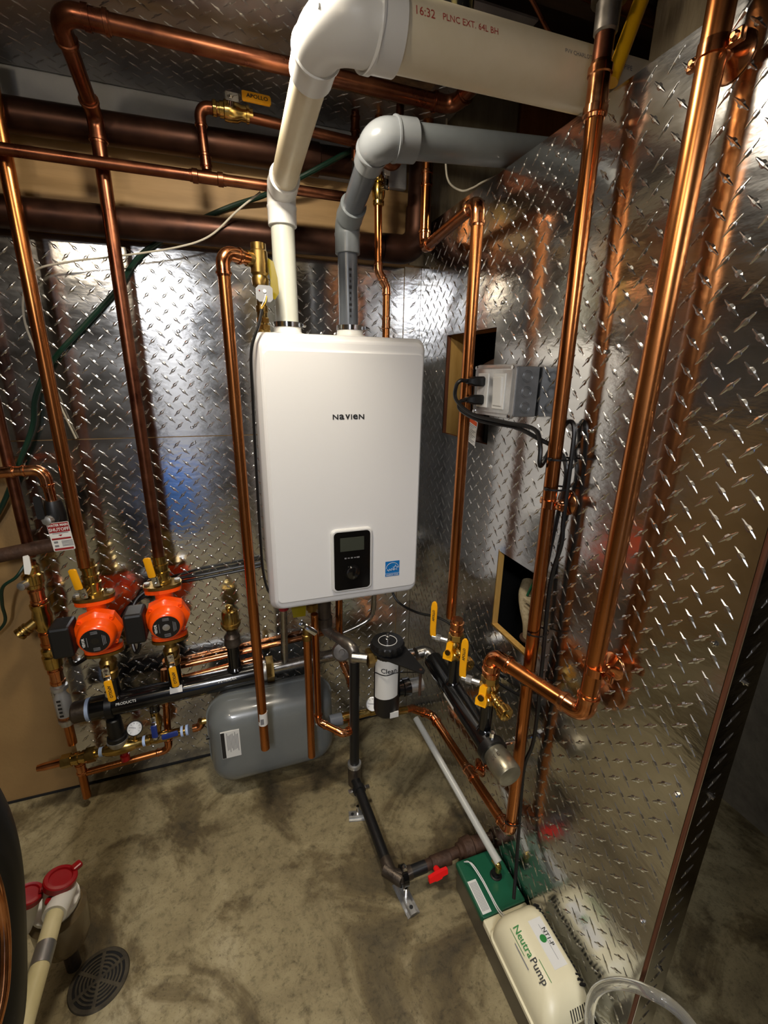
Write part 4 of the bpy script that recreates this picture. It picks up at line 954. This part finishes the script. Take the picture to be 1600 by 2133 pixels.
def purge_valve(y, z, lab, pr):
    t = thing('purge_valve', lab, 'valve', (HX, y, z), 'purge valves on the return header')
    MB().lathe((HX, y, z), Z, [(0, .017), (.008, .021), (.02, .021), (.024, .018), (.04, .024), (.052, .024), (.058, .0175), (.064, .0185)], 20).build('valve_body', 'brass', t)
    b = MB(); hexa(b, (HX, y, z+.060), Z, 0, .018, .0215); b.build('union_nut', 'brass', t)
    MB().lathe((HX, y, z+.078), Z, [(0, pr*1.22), (.006, pr*1.22), (.007, pr*1.38), (.014, pr*1.38), (.015, pr*1.2), (.028, pr*1.2), (.029, pr*1.36), (.035, pr*1.36), (.036, pr*1.1), (.045, pr*1.06)], 20).build('press_adapter', 'copper_fit', t)
    # drain port aimed towards the viewer, with cap
    p = V((HX-.004, y-.014, z+.036)); d = V((.02, -1, -.10)).normalized()
    MB().lathe(p, d, [(0, .012), (.02, .012), (.022, .0145), (.026, .0145), (.028, .013), (.034, .0145), (.037, .013), (.043, .0145), (.046, .013), (.05, .0145)], 16).build('drain_port', 'brass', t)
    c = MB().lathe(p+d*.049, d, [(0, .0165), (.018, .0165), (.02, .013), (.021, .004), (.026, .004), (.0265, .002)], 16).build('drain_cap', 'brass', t)
    for k in range(14):
        a = 2*pi*k/14; MB().cyl(p+d*.050+V((math.cos(a), 0, math.sin(a)))*.0165, p+d*.066+V((math.cos(a), 0, math.sin(a)))*.0165, .0014, 5).build('knurl', 'brass', c)
    # butterfly knob on the near side
    q = V((HX-.018, y-.006, z+.030)); k_ = V((-.75, -.6, .25)).normalized()
    MB().cyl(q, q+k_*.022, .008, 10).build('stem', 'brass', t)
    u = k_.cross(Z).normalized(); v = u.cross(k_)
    if v.z < 0: v = -v; u = -u
    fixn(MB().prism([(-.013, -.022), (.013, -.022), (.014, -.006), (.0085, .004), (.0085, .024), (.004, .028), (-.0085, .026), (-.0085, .004), (-.0135, -.006)], q+k_*.016, u, v, .012).build('drain_knob', 'yellow', t))
    # long lever standing upright on the far side
    s = V((HX-.008, y+.012, z+.045)); e = V((HX-.046, y+.052, z+.045))
    MB().tube([s, e], .007, 10).build('stem', 'galv', t)
    MB().tube([s.lerp(e, .55), s.lerp(e, .8)], .0105, 6).build('stem_nut', 'galv', t)
    a = e+V((.006, -.008, -.004)); R = []; n = V((-.72, -.69, 0)); w = V((.69, -.72, 0))
    pth = [(a-w*-.010, .6), (a, .9), (a+V((-.006, .006, .010)), 1), (a+V((-.007, .006, .03)), 1), (a+V((-.007, .004, .10)), 1.05), (a+V((-.007, .004, .112)), .8), (a+V((-.007, .004, .116)), .35)]
    for c0, k in pth: R.append([c0+w*x*.0085*k+n*yy*.003 for x, yy in ((-1, -.6), (-.8, -1), (.8, -1), (1, -.6), (1, .6), (.8, 1), (-.8, 1), (-1, .6))])
    h = fixn(MB().rings(R).build('handle', 'yellow', t))
    text('lettering', 'APOLLO', .009, a+V((-.007, .004, .075))+n*.0034, Z, n.cross(Z)*1, 'ink', h, bold=.0003)
    return t
purge_valve(-.578, .676, 'rear yellow handled purge valve on the right header, under the corner copper riser', .0142)
purge_valve(-.752, .666, 'front yellow handled purge valve on the right header, under the bent copper pipe', .0155)
# riser C: from the front purge valve across to the tall pipe at the right
t = run('copper_pipe', 'thick copper pipe from the front purge valve, bending up the right wall to the ceiling', 'pipe',
    [(HX, -.752, .775), (HX, -.754, .802), (-.040, -.978, .800), (-.038, -.992, 2.12)], .0165, R=.024, hub=.03)
run('copper_pipe', 'copper riser in front of the electrical box, dropping to the floor line', 'pipe',
    [(-.040, -.79, 1.905), (-.042, -.816, .290), (-.038, -.33, .252), (-.12, -.325, .300)], .0142, R=.022, hub=.024, couplings=((1, .42, .05),))
def adaptor():
    t = thing('old_riser', 'old corroded grey pipe and copper adapter on top of the copper riser', 'pipe', (-.04, -.79, 1.86))
    coupling_mb((-.0405, -.791, 1.872), Z, .0152, .075).build('coupling', 'copper_fit', t)
    MB().cyl((-.040, -.79, 1.90), (-.039, -.79, 1.955), .0150, 16).build('pipe', 'copper_old', t)
    MB().lathe((-.039, -.79, 1.945), Z, [(0, .0155), (.003, .018), (.04, .019), (.042, .022), (.05, .023), (.09, .023)], 18).build('adapter', 'iron_grey', t)
    MB().lathe((-.039, -.79, 1.985), Z, [(0, .021), (.002, .027), (.02, .028), (.022, .024), (.2, .024)], 18).build('old_pipe', 'iron', t)
adaptor()
o = tag(MB().cyl((-.012, -.785, 1.892), (.062, -.775, 2.09), .0118, 14).build('gas_tube', 'yellow_gas', None, (0, -.78, 1.9)), 'yellow jacketed gas tube slanting up behind the copper riser', 'tube')
o = tag(MB().tube(spline([(.015, -.60, 1.880), (.045, -.62, 1.892), (.09, -.62, 1.86)], 6), .014, 12).build('gas_tube', 'yellow_gas', None, (.05, -.49, 1.88)), 'bit of yellow tube peeking over the steel edge beside the grey pipe', 'tube')
o = tag(MB().tube([(-.188, -.55, 2.2), (-.190, -.555, 2.08), (-.192, -.56, 2.04)], [.034, .036, .03], 20).build('speckled_hose', 'mottled', None, (-.19, -.55, 2.1)), 'black hose end speckled with yellow above the big white pipe', 'hose')
o = tag(MB().cyl((-.10, -.62, 2.125), (.5, -.60, 2.125), .014, 14).build('copper_pipe', 'copper_old', None, (.1, -.61, 2.12)), 'dim copper pipe in the dark joist space at the top right', 'pipe')
cable('brown_cable', 'thin brown cable sagging in the dark joist space at the top right', 'cable', [(-.13, -.60, 2.14), (-.06, -.60, 2.10), (.0, -.6, 2.05), (.08, -.6, 2.01), (.2, -.6, 2.0)], .004, 'copper_old')

def bell_hanger(x, y, z, r, lab):
    t = thing('pipe_hanger', lab, 'hanger', (-.003, y, z), 'copper bell hangers on the right wall')
    MB().lathe((-.0015, y, z), -X, [(0, .026), (.0015, .027), (.004, .025), (.008, .014), (.012, .0075), (abs(x)-r-.002, .0065)], 22).build('rosette', 'copper_fit', t)
    b = MB().lathe((x, y, z-.0085), Z, [(0, r+.0006), (.0005, r+.0028), (.0165, r+.0028), (.017, r+.0006)], 20).build('ring', 'copper_fit', t)
    for s in (-1, 1):
        e = V((x+.002, y+s*(r+.010), z))
        MB().box(e, (.008, .018, .015), .002).build('ear', 'copper_fit', b)
        MB().lathe(e-X*.004, -X, [(0, .0055), (.003, .005), (.0045, .003)], 10).build('ear_screw', 'copper_fit', b)
bell_hanger(-.038, -.990, 1.822, .0165, 'copper bell hanger near the top of the thick right copper pipe')
bell_hanger(-.0395, -.985, .910, .0165, 'copper bell hanger near the foot of the thick right copper pipe')
bell_hanger(-.042, -.809, 1.183, .0142, 'copper bell hanger on the riser below the electrical box')
bell_hanger(-.0375, -.60, .272, .0142, 'small copper bell hanger on the low copper pipe by the floor')

# ================================================================== DIRT SEPARATOR
def filter_():
    x, y = -.248, -.42
    t = thing('dirt_separator', 'black cylindrical boiler filter with white label and knurled lid', 'filter', (x, y, .41))
    MB().lathe((x, y, .402), Z, [(0, .034), (.004, .038), (.014, .0405), (.21, .0405), (.225, .044), (.232, .044)], 28).build('canister', 'black_sat', t)
    lid = MB(); R = []
    for zz, rr, am in ((.636, .049, 0), (.638, .0505, .0015), (.655, .0505, .0015), (.660, .048, 0), (.6605, .028, 0), (.6585, .027, 0)):
        R.append([V((x+math.cos(2*pi*k/72)*(rr+am*math.cos(18*2*pi*k/72)), y+math.sin(2*pi*k/72)*(rr+am*math.cos(18*2*pi*k/72)), zz)) for k in range(72)])
    lid = fixn(lid.rings(R).build('lid', 'black_sat', t))
    ring = []
    for k in range(33): a = 2*pi*k/32; ring.append((x+.028*math.cos(a), y+.028*math.sin(a), .6612))
    MB().tube(ring, .0009, 6).build('white_ring', 'paper', lid)
    MB().lathe((x, y, .659), Z, [(0, .008), (.010, .008), (.011, .006), (.018, .006), (.019, .0035), (.026, .0035)], 12).build('bleed_valve', 'chrome', lid)
    # wrap label
    lb = MB(); n = 18; a0, a1 = math.radians(188), math.radians(305)
    vs = []
    for k in range(n+1):
        a = a0+(a1-a0)*k/n; zl = .472+.012*(k/n)
        for z in (zl, .625): vs.append(V((x+.0409*math.cos(a), y+.0409*math.sin(a), z)))
    lb.add(vs, [[2*k, 2*k+2, 2*k+3, 2*k+1] for k in range(n)]); lb = lb.build('label', 'paper', t)
    am = math.radians(262); nn = V((math.cos(am), math.sin(am), 0)); u = Z.cross(nn)
    for s, z, sz, m in (('Clean.', .580, .022, 'ink'),):
        p = V((x, y, z))+nn*.0412; b = text('lettering', s, sz, p, u, Z, m, lb, bold=.0004)
        for q in b.data.vertices:
            w_ = q.co+V(WL[b.name])-p; a = w_.dot(u)/.0412
            q.co = V((x, y, z))+(nn*math.cos(a)+u*math.sin(a))*.0413+Z*w_.z-V(WL[b.name])
    MB().box((x+.012, y-.0395, .418), (.028, .004, .02)).build('date_sticker', 'paper', t)
    # ports
    MB().lathe((x-.035, y, .612), -X, [(0, .016), (.012, .016), (.014, .020)], 16).build('port', 'brass', t)
    b = MB(); hexa(b, (x-.046, y, .612), -X, 0, .02, .029); b.build('union_nut', 'brass_dull', t)
    MB().cyl((x-.064, y, .612), (x-.105, y+.02, .612), .015, 14).build('nipple', 'steel', t)
    MB().lathe((x+.036, y, .592), X, [(0, .018), (.014, .018), (.016, .024), (.03, .024), (.032, .020), (.05, .020)], 18).build('port', 'chrome', t)
    e, _ = elbow_mb((x+.07, y, .592), (HX-.004, y+.008, .590), (HX, -.46, .579), .0185, .024, .018, 'sweat'); e.build('elbow', 'steel', t)
    MB().lathe((HX, -.437, .5795), V((0, -1, -.06)), [(0, .021), (.012, .021), (.014, .026), (.03, .026), (.034, .0285), (.04, .024)], 18).build('union_nut', 'brass', t)
    MB().lathe((x+.036, y, .478), X, [(0, .026), (.016, .026), (.018, .029), (.040, .029), (.042, .022)], 20).build('lower_port', 'black', t)
    MB().lathe((x+.074, y, .478), X, [(0, .0215), (.03, .0225), (.046, .0225), (.048, .02)], 20).build('plug', 'galv', t)
    # teardrop service spanner hung over the lid
    k = []
    c0, r0, L_, r1 = (0, 0), .054, .125, .012
    be = math.acos((r0-r1)/L_)
    for i in range(25): a = be+(2*pi-2*be)*i/24; k.append((r0*math.cos(a), r0*math.sin(a)))
    for i in range(9): a = -be+2*be*i/8; k.append((L_+r1*math.cos(a), r1*math.sin(a)))
    d = V((.52, -.82, -.18)).normalized(); s = d.cross(Z).normalized()
    fixn(MB().prism(k, (x, y, .634), d, s.cross(d).cross(d), .004).build('spanner', 'black_sat', t))
    p = V((x, y, .636))+d*.125
    MB().tube(spline([V((x-.042, y-.012, .565)), V((x-.02, y-.042, .570)), V((x+.02, y-.046, .575)), p+V((0, -.004, -.004)), p+V((.004, -.006, 0))], 6), .0016, 6).build('wire', 'black_sat', t)
    MB().cyl(p+Z*.004, p-Z*.085, .0045, 8).build('strap', 'rust_iron', t)
filter_()
cable('boiler_cord', 'black power cord leaving the boiler and running along the right wall', 'cable',
      [(-.16, -.2, .75), (-.158, -.21, .71), (-.14, -.24, .675), (-.10, -.30, .665), (-.05, -.36, .67), (-.015, -.42, .655), (-.012, -.5, .62), (-.014, -.56, .61), (-.016, -.64, .63), (-.018, -.72, .655), (-.022, -.785, .69), (-.024, -.80, .76), (-.022, -.802, .86)], .0042, 'rubber')
t = thing('copper_pipe', 'short brass and copper stub from the filter foot to the low copper pipe', 'pipe', (-.16, -.33, .3))
MB().cyl((-.185, -.355, .330), (-.148, -.345, .318), .0135, 14).build('brass_nipple', 'brass', t)
MB().cyl((-.150, -.345, .318), (-.11, -.325, .298), .0125, 14).build('pipe', 'copper', t)
o = tag(MB().cyl((-.115, -.36, .285), (-.046, -.792, .150), .0108, 14).build('drain_tube', 'milky', None, (-.046, -.79, .15)), 'milky drain tube sloping along the wall into the green lid', 'tube')

# ================================================================== ELECTRICAL BOX
def elec():
    y0, y1, z0, z1, xf = -.680, -.505, 1.344, 1.452, -.062
    t = thing('electrical_box', 'steel outlet box with white rocker switch and two black plugs on the right wall', 'outlet', (0, -.59, 1.4))
    b = MB().box((xf/2-.002, (y0+y1)/2, (z0+z1)/2), (abs(xf)-.004, y1-y0-.004, z1-z0-.002), .002).build('box', 'box_steel', t)
    for dz in (-.033, 0, .033):
        for rr in (.0125, .0095): MB().tube([(-.034+rr*math.cos(2*pi*k/24), y0+.0014, 1.398+dz+rr*math.sin(2*pi*k/24)) for k in range(25)], .0007, 5).build('knockout', 'box_steel', b)
    def rr(x, i, r): return [V((x, y, z)) for y, z in rrect(y0+.002+i, y1-i-.002, z0-.004+i, z1+.004-i, r)]
    p = fixn(MB().rings([rr(xf+.004, 0, .012), rr(xf-.001, .0015, .012), rr(xf-.002, .006, .010), rr(xf-.005, .010, .008)]).build('cover_plate', 'cover_steel', t))
    for yy, zz in ((-.667, 1.449), (-.518, 1.449), (-.667, 1.346), (-.518, 1.346)): MB().lathe((xf-.003, yy, zz), -X, [(0, .0045), (.003, .004)], 8).build('screw', 'chrome', p)
    MB().box((xf-.006, -.625, 1.3975), (.004, .046, .078), .0015).build('switch_bezel', 'white_pl', t)
    s = MB(); s.prism([(-.031, 0), (.031, 0), (.031, .0075), (0, .003), (-.031, .0045)], (xf-.0075, -.6435, 1.3975), Z, -X, .0)
    MB().box((xf-.009, -.625, 1.3975), (.007, .034, .064), .002, Matrix.Rotation(-.06, 3, 'Y')).build('rocker', 'white_pl', t)
    MB().box((xf-.006, -.556, 1.3975), (.004, .046, .078), .0015).build('outlet_face', 'white_pl', t)
elec()
def plug(z, lab):
    t = thing('plug', lab, 'plug', (-.075, -.556, z))
    fixn(MB().rings([[V((x, -.556+a*.0135*k, z+b_*.0115*k)) for a, b_ in ((-1, -.7), (-.7, -1), (.7, -1), (1, -.7), (1, .7), (.7, 1), (-.7, 1), (-1, .7))] for x, k in ((-.0705, .9), (-.073, 1), (-.095, .95), (-.103, .6), (-.112, .5), (-.113, .3))]).build('plug_body', 'rubber', t))
    return t
plug(1.418, 'upper black plug in the steel outlet box'); plug(1.376, 'lower black plug in the steel outlet box')
cable('power_cord', 'black cord looping from the upper plug, around the riser and down to the pump', 'cable',
      [(-.112, -.556, 1.418), (-.128, -.553, 1.419), (-.136, -.548, 1.405), (-.134, -.55, 1.375), (-.115, -.60, 1.345), (-.085, -.685, 1.335), (-.062, -.755, 1.328), (-.066, -.785, 1.298), (-.068, -.792, 1.265), (-.055, -.785, 1.262), (-.03, -.785, 1.31), (-.018, -.798, 1.345), (-.015, -.815, 1.335), (-.018, -.822, 1.27), (-.020, -.826, 1.15), (-.018, -.828, 1.10), (-.021, -.815, 1.0), (-.022, -.826, .8), (-.020, -.83, .66), (-.020, -.828, .58), (-.024, -.815, .49), (-.030, -.835, .3), (-.045, -.86, .22), (-.065, -.888, .165)], .0046, 'rubber')
cable('power_cord', 'black cord from the lower plug, tied to the upper cord and running down the wall', 'cable',
      [(-.112, -.556, 1.376), (-.128, -.556, 1.370), (-.128, -.565, 1.352), (-.105, -.62, 1.332), (-.07, -.70, 1.326), (-.055, -.76, 1.31), (-.020, -.79, 1.285), (-.014, -.81, 1.24), (-.013, -.80, 1.15), (-.013, -.79, 1.06), (-.020, -.79, .95), (-.0215, -.793, .87)], .0046, 'rubber')
for z, y, lab in ((1.275, -.806, 'uppermost black zip tie around the copper riser and cords'), (1.215, -.807, 'second black zip tie from the top on the copper riser'), (.885, -.810, 'third black zip tie from the top on the copper riser'), (.755, -.811, 'fourth black zip tie from the top on the copper riser'), (.335, -.814, 'lowest black zip tie near the foot of the copper riser')):
    m = MB(); R = []
    for zz in (-.002, .002): R.append([V((-.034+.0255*math.cos(2*pi*k/24), y-.002+.0185*math.sin(2*pi*k/24), z+zz)) for k in range(24)])
    o = thing('zip_tie', lab, 'tie', (-.042, y, z), 'black zip ties on the copper riser')
    m.rings(R, False).build('strap', 'rubber', o)
    MB().box((-.0595, y-.004, z), (.005, .007, .006), .001).build('tie_head', 'rubber', o)
def hang_label():
    t = thing('warning_label', 'white warning label with an orange band hanging below the outlet box', 'label', (-.03, -.46, 1.29))
    o, u, v = V((-.030, -.449, 1.292)), V((-.1, -.97, -.18)).normalized(), V((-.05, -.19, .97)).normalized()
    n = u.cross(v)
    fixn(MB().prism(rrect(-.036, .036, -.036, .030, .002, 2), o, u, v, .001).build('card', 'paper', t))
    for s in (1, -1):
        oo = o+n*(.0012 if s > 0 else -.0006)
        MB().prism([(-.034, .018), (.034, .018), (.034, .029), (-.034, .029)], oo, u, v, .0003).build('orange_band', 'orange_print', t)
        b = MB()
        for k in range(11): b.prism([(-.032, -.0007), (.032-.01*(k % 3), -.0007), (.032-.01*(k % 3), .0007), (-.032, .0007)], oo+v*(.014-.0044*k), u, v, .0003)
        q = b.build('fine_print', 'ink_grey', t); q['kind'] = 'stuff'
hang_label()
# things inside the cut-outs
o = tag(MB().tube(spline([(.05, -.47, 1.46), (.06, -.40, 1.455), (.075, -.33, 1.44), (.08, -.30, 1.40), (.08, -.30, 1.2)], 6), .022, 14).build('old_pipe', 'rust_iron', None, (.08, -.30, 1.2)), 'dark old pipe inside the upper square cut-out', 'pipe')
def inside_low():
    t = thing('old_drain', 'corroded drain elbow and upright pipe inside the lower square cut-out', 'pipe', (.06, -.67, .78))
    MB().tube(spline([(.10, -.60, .885), (.075, -.625, .868), (.06, -.655, .845), (.055, -.68, .815), (.055, -.688, .775)], 6), .0215, 16).build('elbow', 'scale', t)
    MB().lathe((.055, -.688, .772), Z, [(0, .03), (.004, .03), (.006, .024)], 18).build('flange', 'rust_iron', t)
    MB().cyl((.045, -.705, .885), (.045, -.712, 1.05), .0145, 14).build('pipe', 'iron', t)
    MB().box((.035, -.695, .892), (.03, .034, .012), .003).build('clamp', 'scale', t)
    MB().box((.032, -.70, .872), (.012, .044, .010), .003).build('clamp_bar', 'scale', t)
    MB().cyl((.030, -.683, .90), (.045, -.695, .97), .0032, 8).build('green_wire', 'green_lid', t)
inside_low()

# ================================================================== CONDENSATE NEUTRALISER
def neutralizer():
    x0, x1, y0, y1, zt = -.137, -.008, -.722, -1.235, .100
    t = thing('condensate_pump', 'cream condensate pump with green lid at the foot of the right wall', 'pump', (-.07, -.98, 0))
    def bx(a, b, c, d, z0, z1, bev, nm, m): return MB().box(((a+b)/2, (c+d)/2, (z0+z1)/2), (abs(b-a), abs(d-c), z1-z0), bev).build(nm, m, t)
    bx(x0+.003, x1-.003, y0-.003, y1, .0, .084, .005, 'reservoir', 'smoke')
    g = bx(x0-.002, x1+.002, y0, -.868, .080, .101, .006, 'green_lid', 'green_lid')
    MB().box((-.0725, -.866, .099), (.128, .008, .006), .002).build('lid_lip', 'green_lid', g)
    l = MB().box((-.1205, -.822, .1014), (.026, .082, .0012), .0004).build('sticker', 'paper', t)
    b = MB()
    for k in range(6): b.box((-.129+.0034*k, -.822, .1022), (.0012, .070, .0004))
    q = b.build('fine_print', 'ink_grey', l); q['kind'] = 'stuff'
    bx(x0-.001, x1, -.870, y1, .078, .0985, .004, 'cream_lid', 'cream')
    # pump housing
    def rg(z, i, j, r): return [V((x, y, z)) for x, y in rrect(-.140+i, -.018-i*.45, -1.118+j, -.902-j*.6, r, 6)]
    def rg2(z, l, rr_, f, b_, r): return [V((x, y, z)) for x, y in rrect(-.140+l, -.018-rr_, -1.122+f, -.902-b_, r, 6)]
    h = fixn(MB().rings([rg2(.098, 0, 0, 0, 0, .020), rg2(.130, .001, 0, .002, .002, .022), rg2(.150, .004, .001, .008, .005, .024), rg2(.168, .013, .003, .02, .010, .026), rg2(.180, .026, .007, .034, .018, .026), rg2(.187, .04, .012, .048, .028, .024), rg2(.189, .052, .02, .06, .04, .02)]).build('pump_housing', 'cream', t, ang=60))
    fixn(MB().rings([rg2(.0985, -.004, -.002, -.003, -.002, .022), rg2(.108, -.004, -.002, -.003, -.002, .022), rg2(.110, .0, .0, .0, .0, .02)]).build('housing_skirt', 'cream', t))
    for k in range(20): MB().box((-.0265, -.925-.0083*k, .1775), (.020, .0032, .006), 0, Matrix.Rotation(.75, 3, 'Y')).build('vent_slot', 'dark', t)
    for k in range(8): MB().box((-.076+.0062*k, -1.1075, .155), (.0024, .006, .022), 0, Matrix.Rotation(-.55, 3, 'X')).build('vent_slot', 'dark', t)
    for k in range(9): MB().box((-.098+.008*k, -.9075, .150), (.0024, .006, .016), 0, Matrix.Rotation(.5, 3, 'X')).build('vent_slot', 'dark', t)
    # lettering runs along the housing
    U, W = V((0, -1, 0)), V((1, 0, 0))
    sl = V((.97, 0, .26)).normalized()
    text('lettering', 'Neutra', .0215, (-.1055, -.948, .1835), U, sl, 'ink_green', t, align='LEFT', bold=.0003, ext=.002)
    text('lettering', 'Pump', .0215, (-.1055, -1.0125, .1835), U, sl, 'ink', t, align='LEFT', bold=.0003, ext=.002)
    MB().box((-.118, -.975, .1815), (.0010, .055, .0006)).build('green_rule', 'ink_green', t)
    MB().box((-.094, -1.042, .1892), (.0012, .042, .0006)).build('green_rule', 'ink_green', t)
    q = MB().box((-.1235, -1.0, .1790), (.0022, .05, .0006)).build('fine_print', 'ink_grey', t)
    p = MB().box((-.056, -1.0, .1893), (.034, .096, .0008)).build('type_label', 'paper', t)
    text('lettering', 'NT1-P', .0135, (-.0475, -.992, .1897), U, W, 'ink', p, bold=.0002, ext=.0006)
    MB().lathe((-.060, -.992, .1896), Z, [(0, .008), (.0005, .008)], 18).build('green_oval', 'ink_green', p)
    MB().box((-.053, -1.0, .1899), (.0007, .07, .0003)).build('rule', 'ink_grey', p)
    # drain inlet in the green lid
    MB().lathe((-.048, -.790, .1005), Z, [(0, .017), (.002, .016), (.003, .012), (.012, .012)], 16).build('inlet_grommet', 'rubber', t)
    e, _ = elbow_mb((-.053, -.775, .146), (-.046, -.795, .142), (-.046, -.793, .10), .0075, .010, .012, 'sweat'); e.build('inlet_elbow', 'brass', t)
    # outlet fittings at the near end
    MB().tube(spline([(-.085, -1.135, .12), (-.075, -1.15, .125), (-.06, -1.165, .13)], 5), .012, 12).build('outlet', 'milky', t)
    MB().cyl((-.10, -1.15, .105), (-.085, -1.142, .122), .012, 12).build('primer_fitting', 'ink_blue', t)
    MB().box((-.058, -1.125, .125), (.05, .012, .035), .003, Matrix.Rotation(-.5, 3, 'X')).build('green_sticker', 'smoke', t)
    MB().box((-.035, -1.185, .0992), (.045, .06, .001)).build('rating_label', 'paper', t)
neutralizer()
cable('float_wires', 'pair of thin white wires crossing the green lid', 'wire', [(-.118, -.735, .108), (-.110, -.75, .122), (-.098, -.79, .112), (-.094, -.83, .1065), (-.093, -.87, .106), (-.090, -.905, .125)], .0014, 'paper')
cable('float_wires', 'right one of two thin white wires crossing the green lid', 'wire', [(-.117, -.735, .108), (-.105, -.755, .122), (-.094, -.79, .112), (-.0905, -.83, .1065), (-.088, -.87, .106), (-.084, -.905, .125)], .0014, 'paper')
bpy.data.objects['float_wires']['label'] = 'left one of two thin white wires crossing the green lid'
o = tag(MB().tube(spline([(-.062, -1.165, .13), (-.062, -1.135, .20), (-.060, -1.135, .28), (-.056, -1.165, .36), (-.040, -1.205, .405), (-.005, -1.25, .40), (.04, -1.31, .31), (.08, -1.36, .15), (.10, -1.40, .01)], 8), .0095, 14).build('clear_hose', 'clear', None, (-.06, -1.165, .13)), 'clear vinyl hose arching over the lower end of the steel wall', 'hose')

# ================================================================== LEFT FOREGROUND
def floor_drain():
    c = V((-1.062, -.632, 0)); t = thing('floor_drain', 'round slotted floor drain grate in the concrete', 'drain', c)
    MB().lathe(c, Z, [(.0, .064), (.0008, .064), (.001, .0)], 40).build('pit', 'dark', t)
    for r0, r1 in ((.056, .064), (.0, .009)):
        if r0 == 0: MB().lathe(c, Z, [(0, r1), (.0028, r1), (.003, r1*.8)], 16).build('hub', 'grate', t); continue
        m = MB(); R = [[c+V((math.cos(2*pi*k/48)*r, math.sin(2*pi*k/48)*r, z)) for k in range(48)] for r, z in ((r1+.002, 0), (r1, .003), (r0, .003), (r0, 0))]
        m.rings(R, False).build('rim', 'grate', t)
    for r0 in (.014, .022, .030, .038, .046):
        m = MB(); R = [[c+V((math.cos(2*pi*k/48)*r, math.sin(2*pi*k/48)*r, z)) for k in range(48)] for r, z in ((r0+.004, .0005), (r0+.004, .0026), (r0, .0026), (r0, .0005))]
        m.rings(R, False).build('grate_ring', 'grate', t)
    for k in range(6):
        a = pi/6+k*pi/3; d = V((math.cos(a), math.sin(a), 0)); s = V((-d.y, d.x, 0))
        m = MB(); m.rings([[c+d*.006+s*x+Z*z for x, z in ((-.0035, .0008), (-.003, .0027), (.003, .0027), (.0035, .0008))], [c+d*.058+s*x+Z*z for x, z in ((-.0045, .0008), (-.004, .0027), (.004, .0027), (.0045, .0008))]]); m.build('spoke', 'grate', t)
floor_drain()
def trap():
    x, y = -1.128, -.582
    t = thing('floor_funnel', 'white plastic drain funnel with red flip caps and a tan bowl', 'funnel', (x, y, 0))
    MB().lathe((x, y, .0), Z, [(.07, .012), (.078, .030), (.10, .047), (.13, .056), (.20, .058), (.21, .050)], 26).build('bowl', 'bowl', t)
    MB().cyl((x, y, 0), (x, y, .08), .016, 14).build('stem', 'iron', t)
    MB().lathe((x, y, .185), Z, [(0, .034), (.03, .045), (.035, .048), (.045, .048)], 24).build('cup', 'white_pl', t)
    n1 = V((.30, .12, .95)).normalized(); c1 = V((x+.030, y-.022, .318)); c2 = V((x-.030, y-.030, .308))
    for c, r, nm in ((c1, .030, 'near_neck'), (c2, .026, 'far_neck')):
        MB().lathe(c-n1*.085, n1, [(0, .020), (.03, .024), (.06, r*.94), (.083, r*.96)], 20).build('neck', 'white_pl', t)
        k = MB().lathe(c, n1, [(-.006, r*1.02), (-.004, r*1.1), (.008, r*1.1), (.010, r*1.02), (.0105, r*.78), (.007, r*.72), (.0065, 0)], 26).build('red_cap', 'red', t)
    f = n1.cross(Y).normalized()
    MB().box(c1+V((.026, .024, .0)), (.022, .018, .012), .004, Matrix.Rotation(.7, 3, 'Z')).build('cap_tab', 'red', t)
    MB().box(c1+V((-.012, -.034, -.008)), (.016, .014, .010), .004).build('cap_tab', 'red', t)
    MB().tube([c2+V((.022, 0, .008)), c1-V((.026, .004, .008))], .006, 8).build('cap_hinge', 'red', t)
    MB().cyl((x+.036, y-.02, .288), (x+.034, y-.085, .3005), .0232, 22).build('socket', 'white_pl', t)
trap()
t = thing('cream_pipe', 'cream plastic pipe with a band of silver tape at the lower left', 'pipe', (-1.11, -.9, .28))
MB().cyl((-1.094, -.655, .300), (-1.0785, -.97, .3177), .0172, 24).build('pipe', 'pvc_cream', t)
MB().cyl((-1.0905, -.725, .3040), (-1.0885, -.765, .3062), .0182, 24).build('tape_band', 'tape', t)
t = thing('insulated_pipe', 'thick black insulated pipe with copper showing at the lower left edge', 'pipe', (-1.14, -.95, .4))
MB().tube(spline([(-1.16, -.785, .86), (-1.125, -.79, .74), (-1.117, -.80, .627), (-1.117, -.842, .505), (-1.12, -.905, .398), (-1.15, -.965, .345), (-1.22, -1.02, .31)], 8), .066, 24).build('insulation', 'rubber', t)
MB().tube(spline([(-1.068, -.838, .70), (-1.058, -.850, .645), (-1.056, -.864, .579), (-1.056, -.885, .530), (-1.058, -.912, .488), (-1.068, -.945, .45)], 8), .0075, 12).build('copper_tube', 'copper_fit', t)
o = tag(MB().box((-1.13, -2.9, .29), (.28, .3, .58), .03).build('storage_bin', 'blue_bin', None, (-1.13, -2.9, 0)), 'blue storage bin on the floor behind the viewer', 'bin')
t = thing('added_white_cabinet', 'unseen white cabinet added for its pale reflection in the back wall', 'cabinet', (-1.08, -3.5, 0))  # added out of view to lengthen the pale streak on the plate
MB().box((-1.08, -3.5, .95), (.36, .5, 1.86), .01).build('body', 'white', t)
for dx in (-.0875, .0875): MB().box((-1.08+dx, -3.244, .95), (.165, .018, 1.8), .004).build('door', 'white', t)
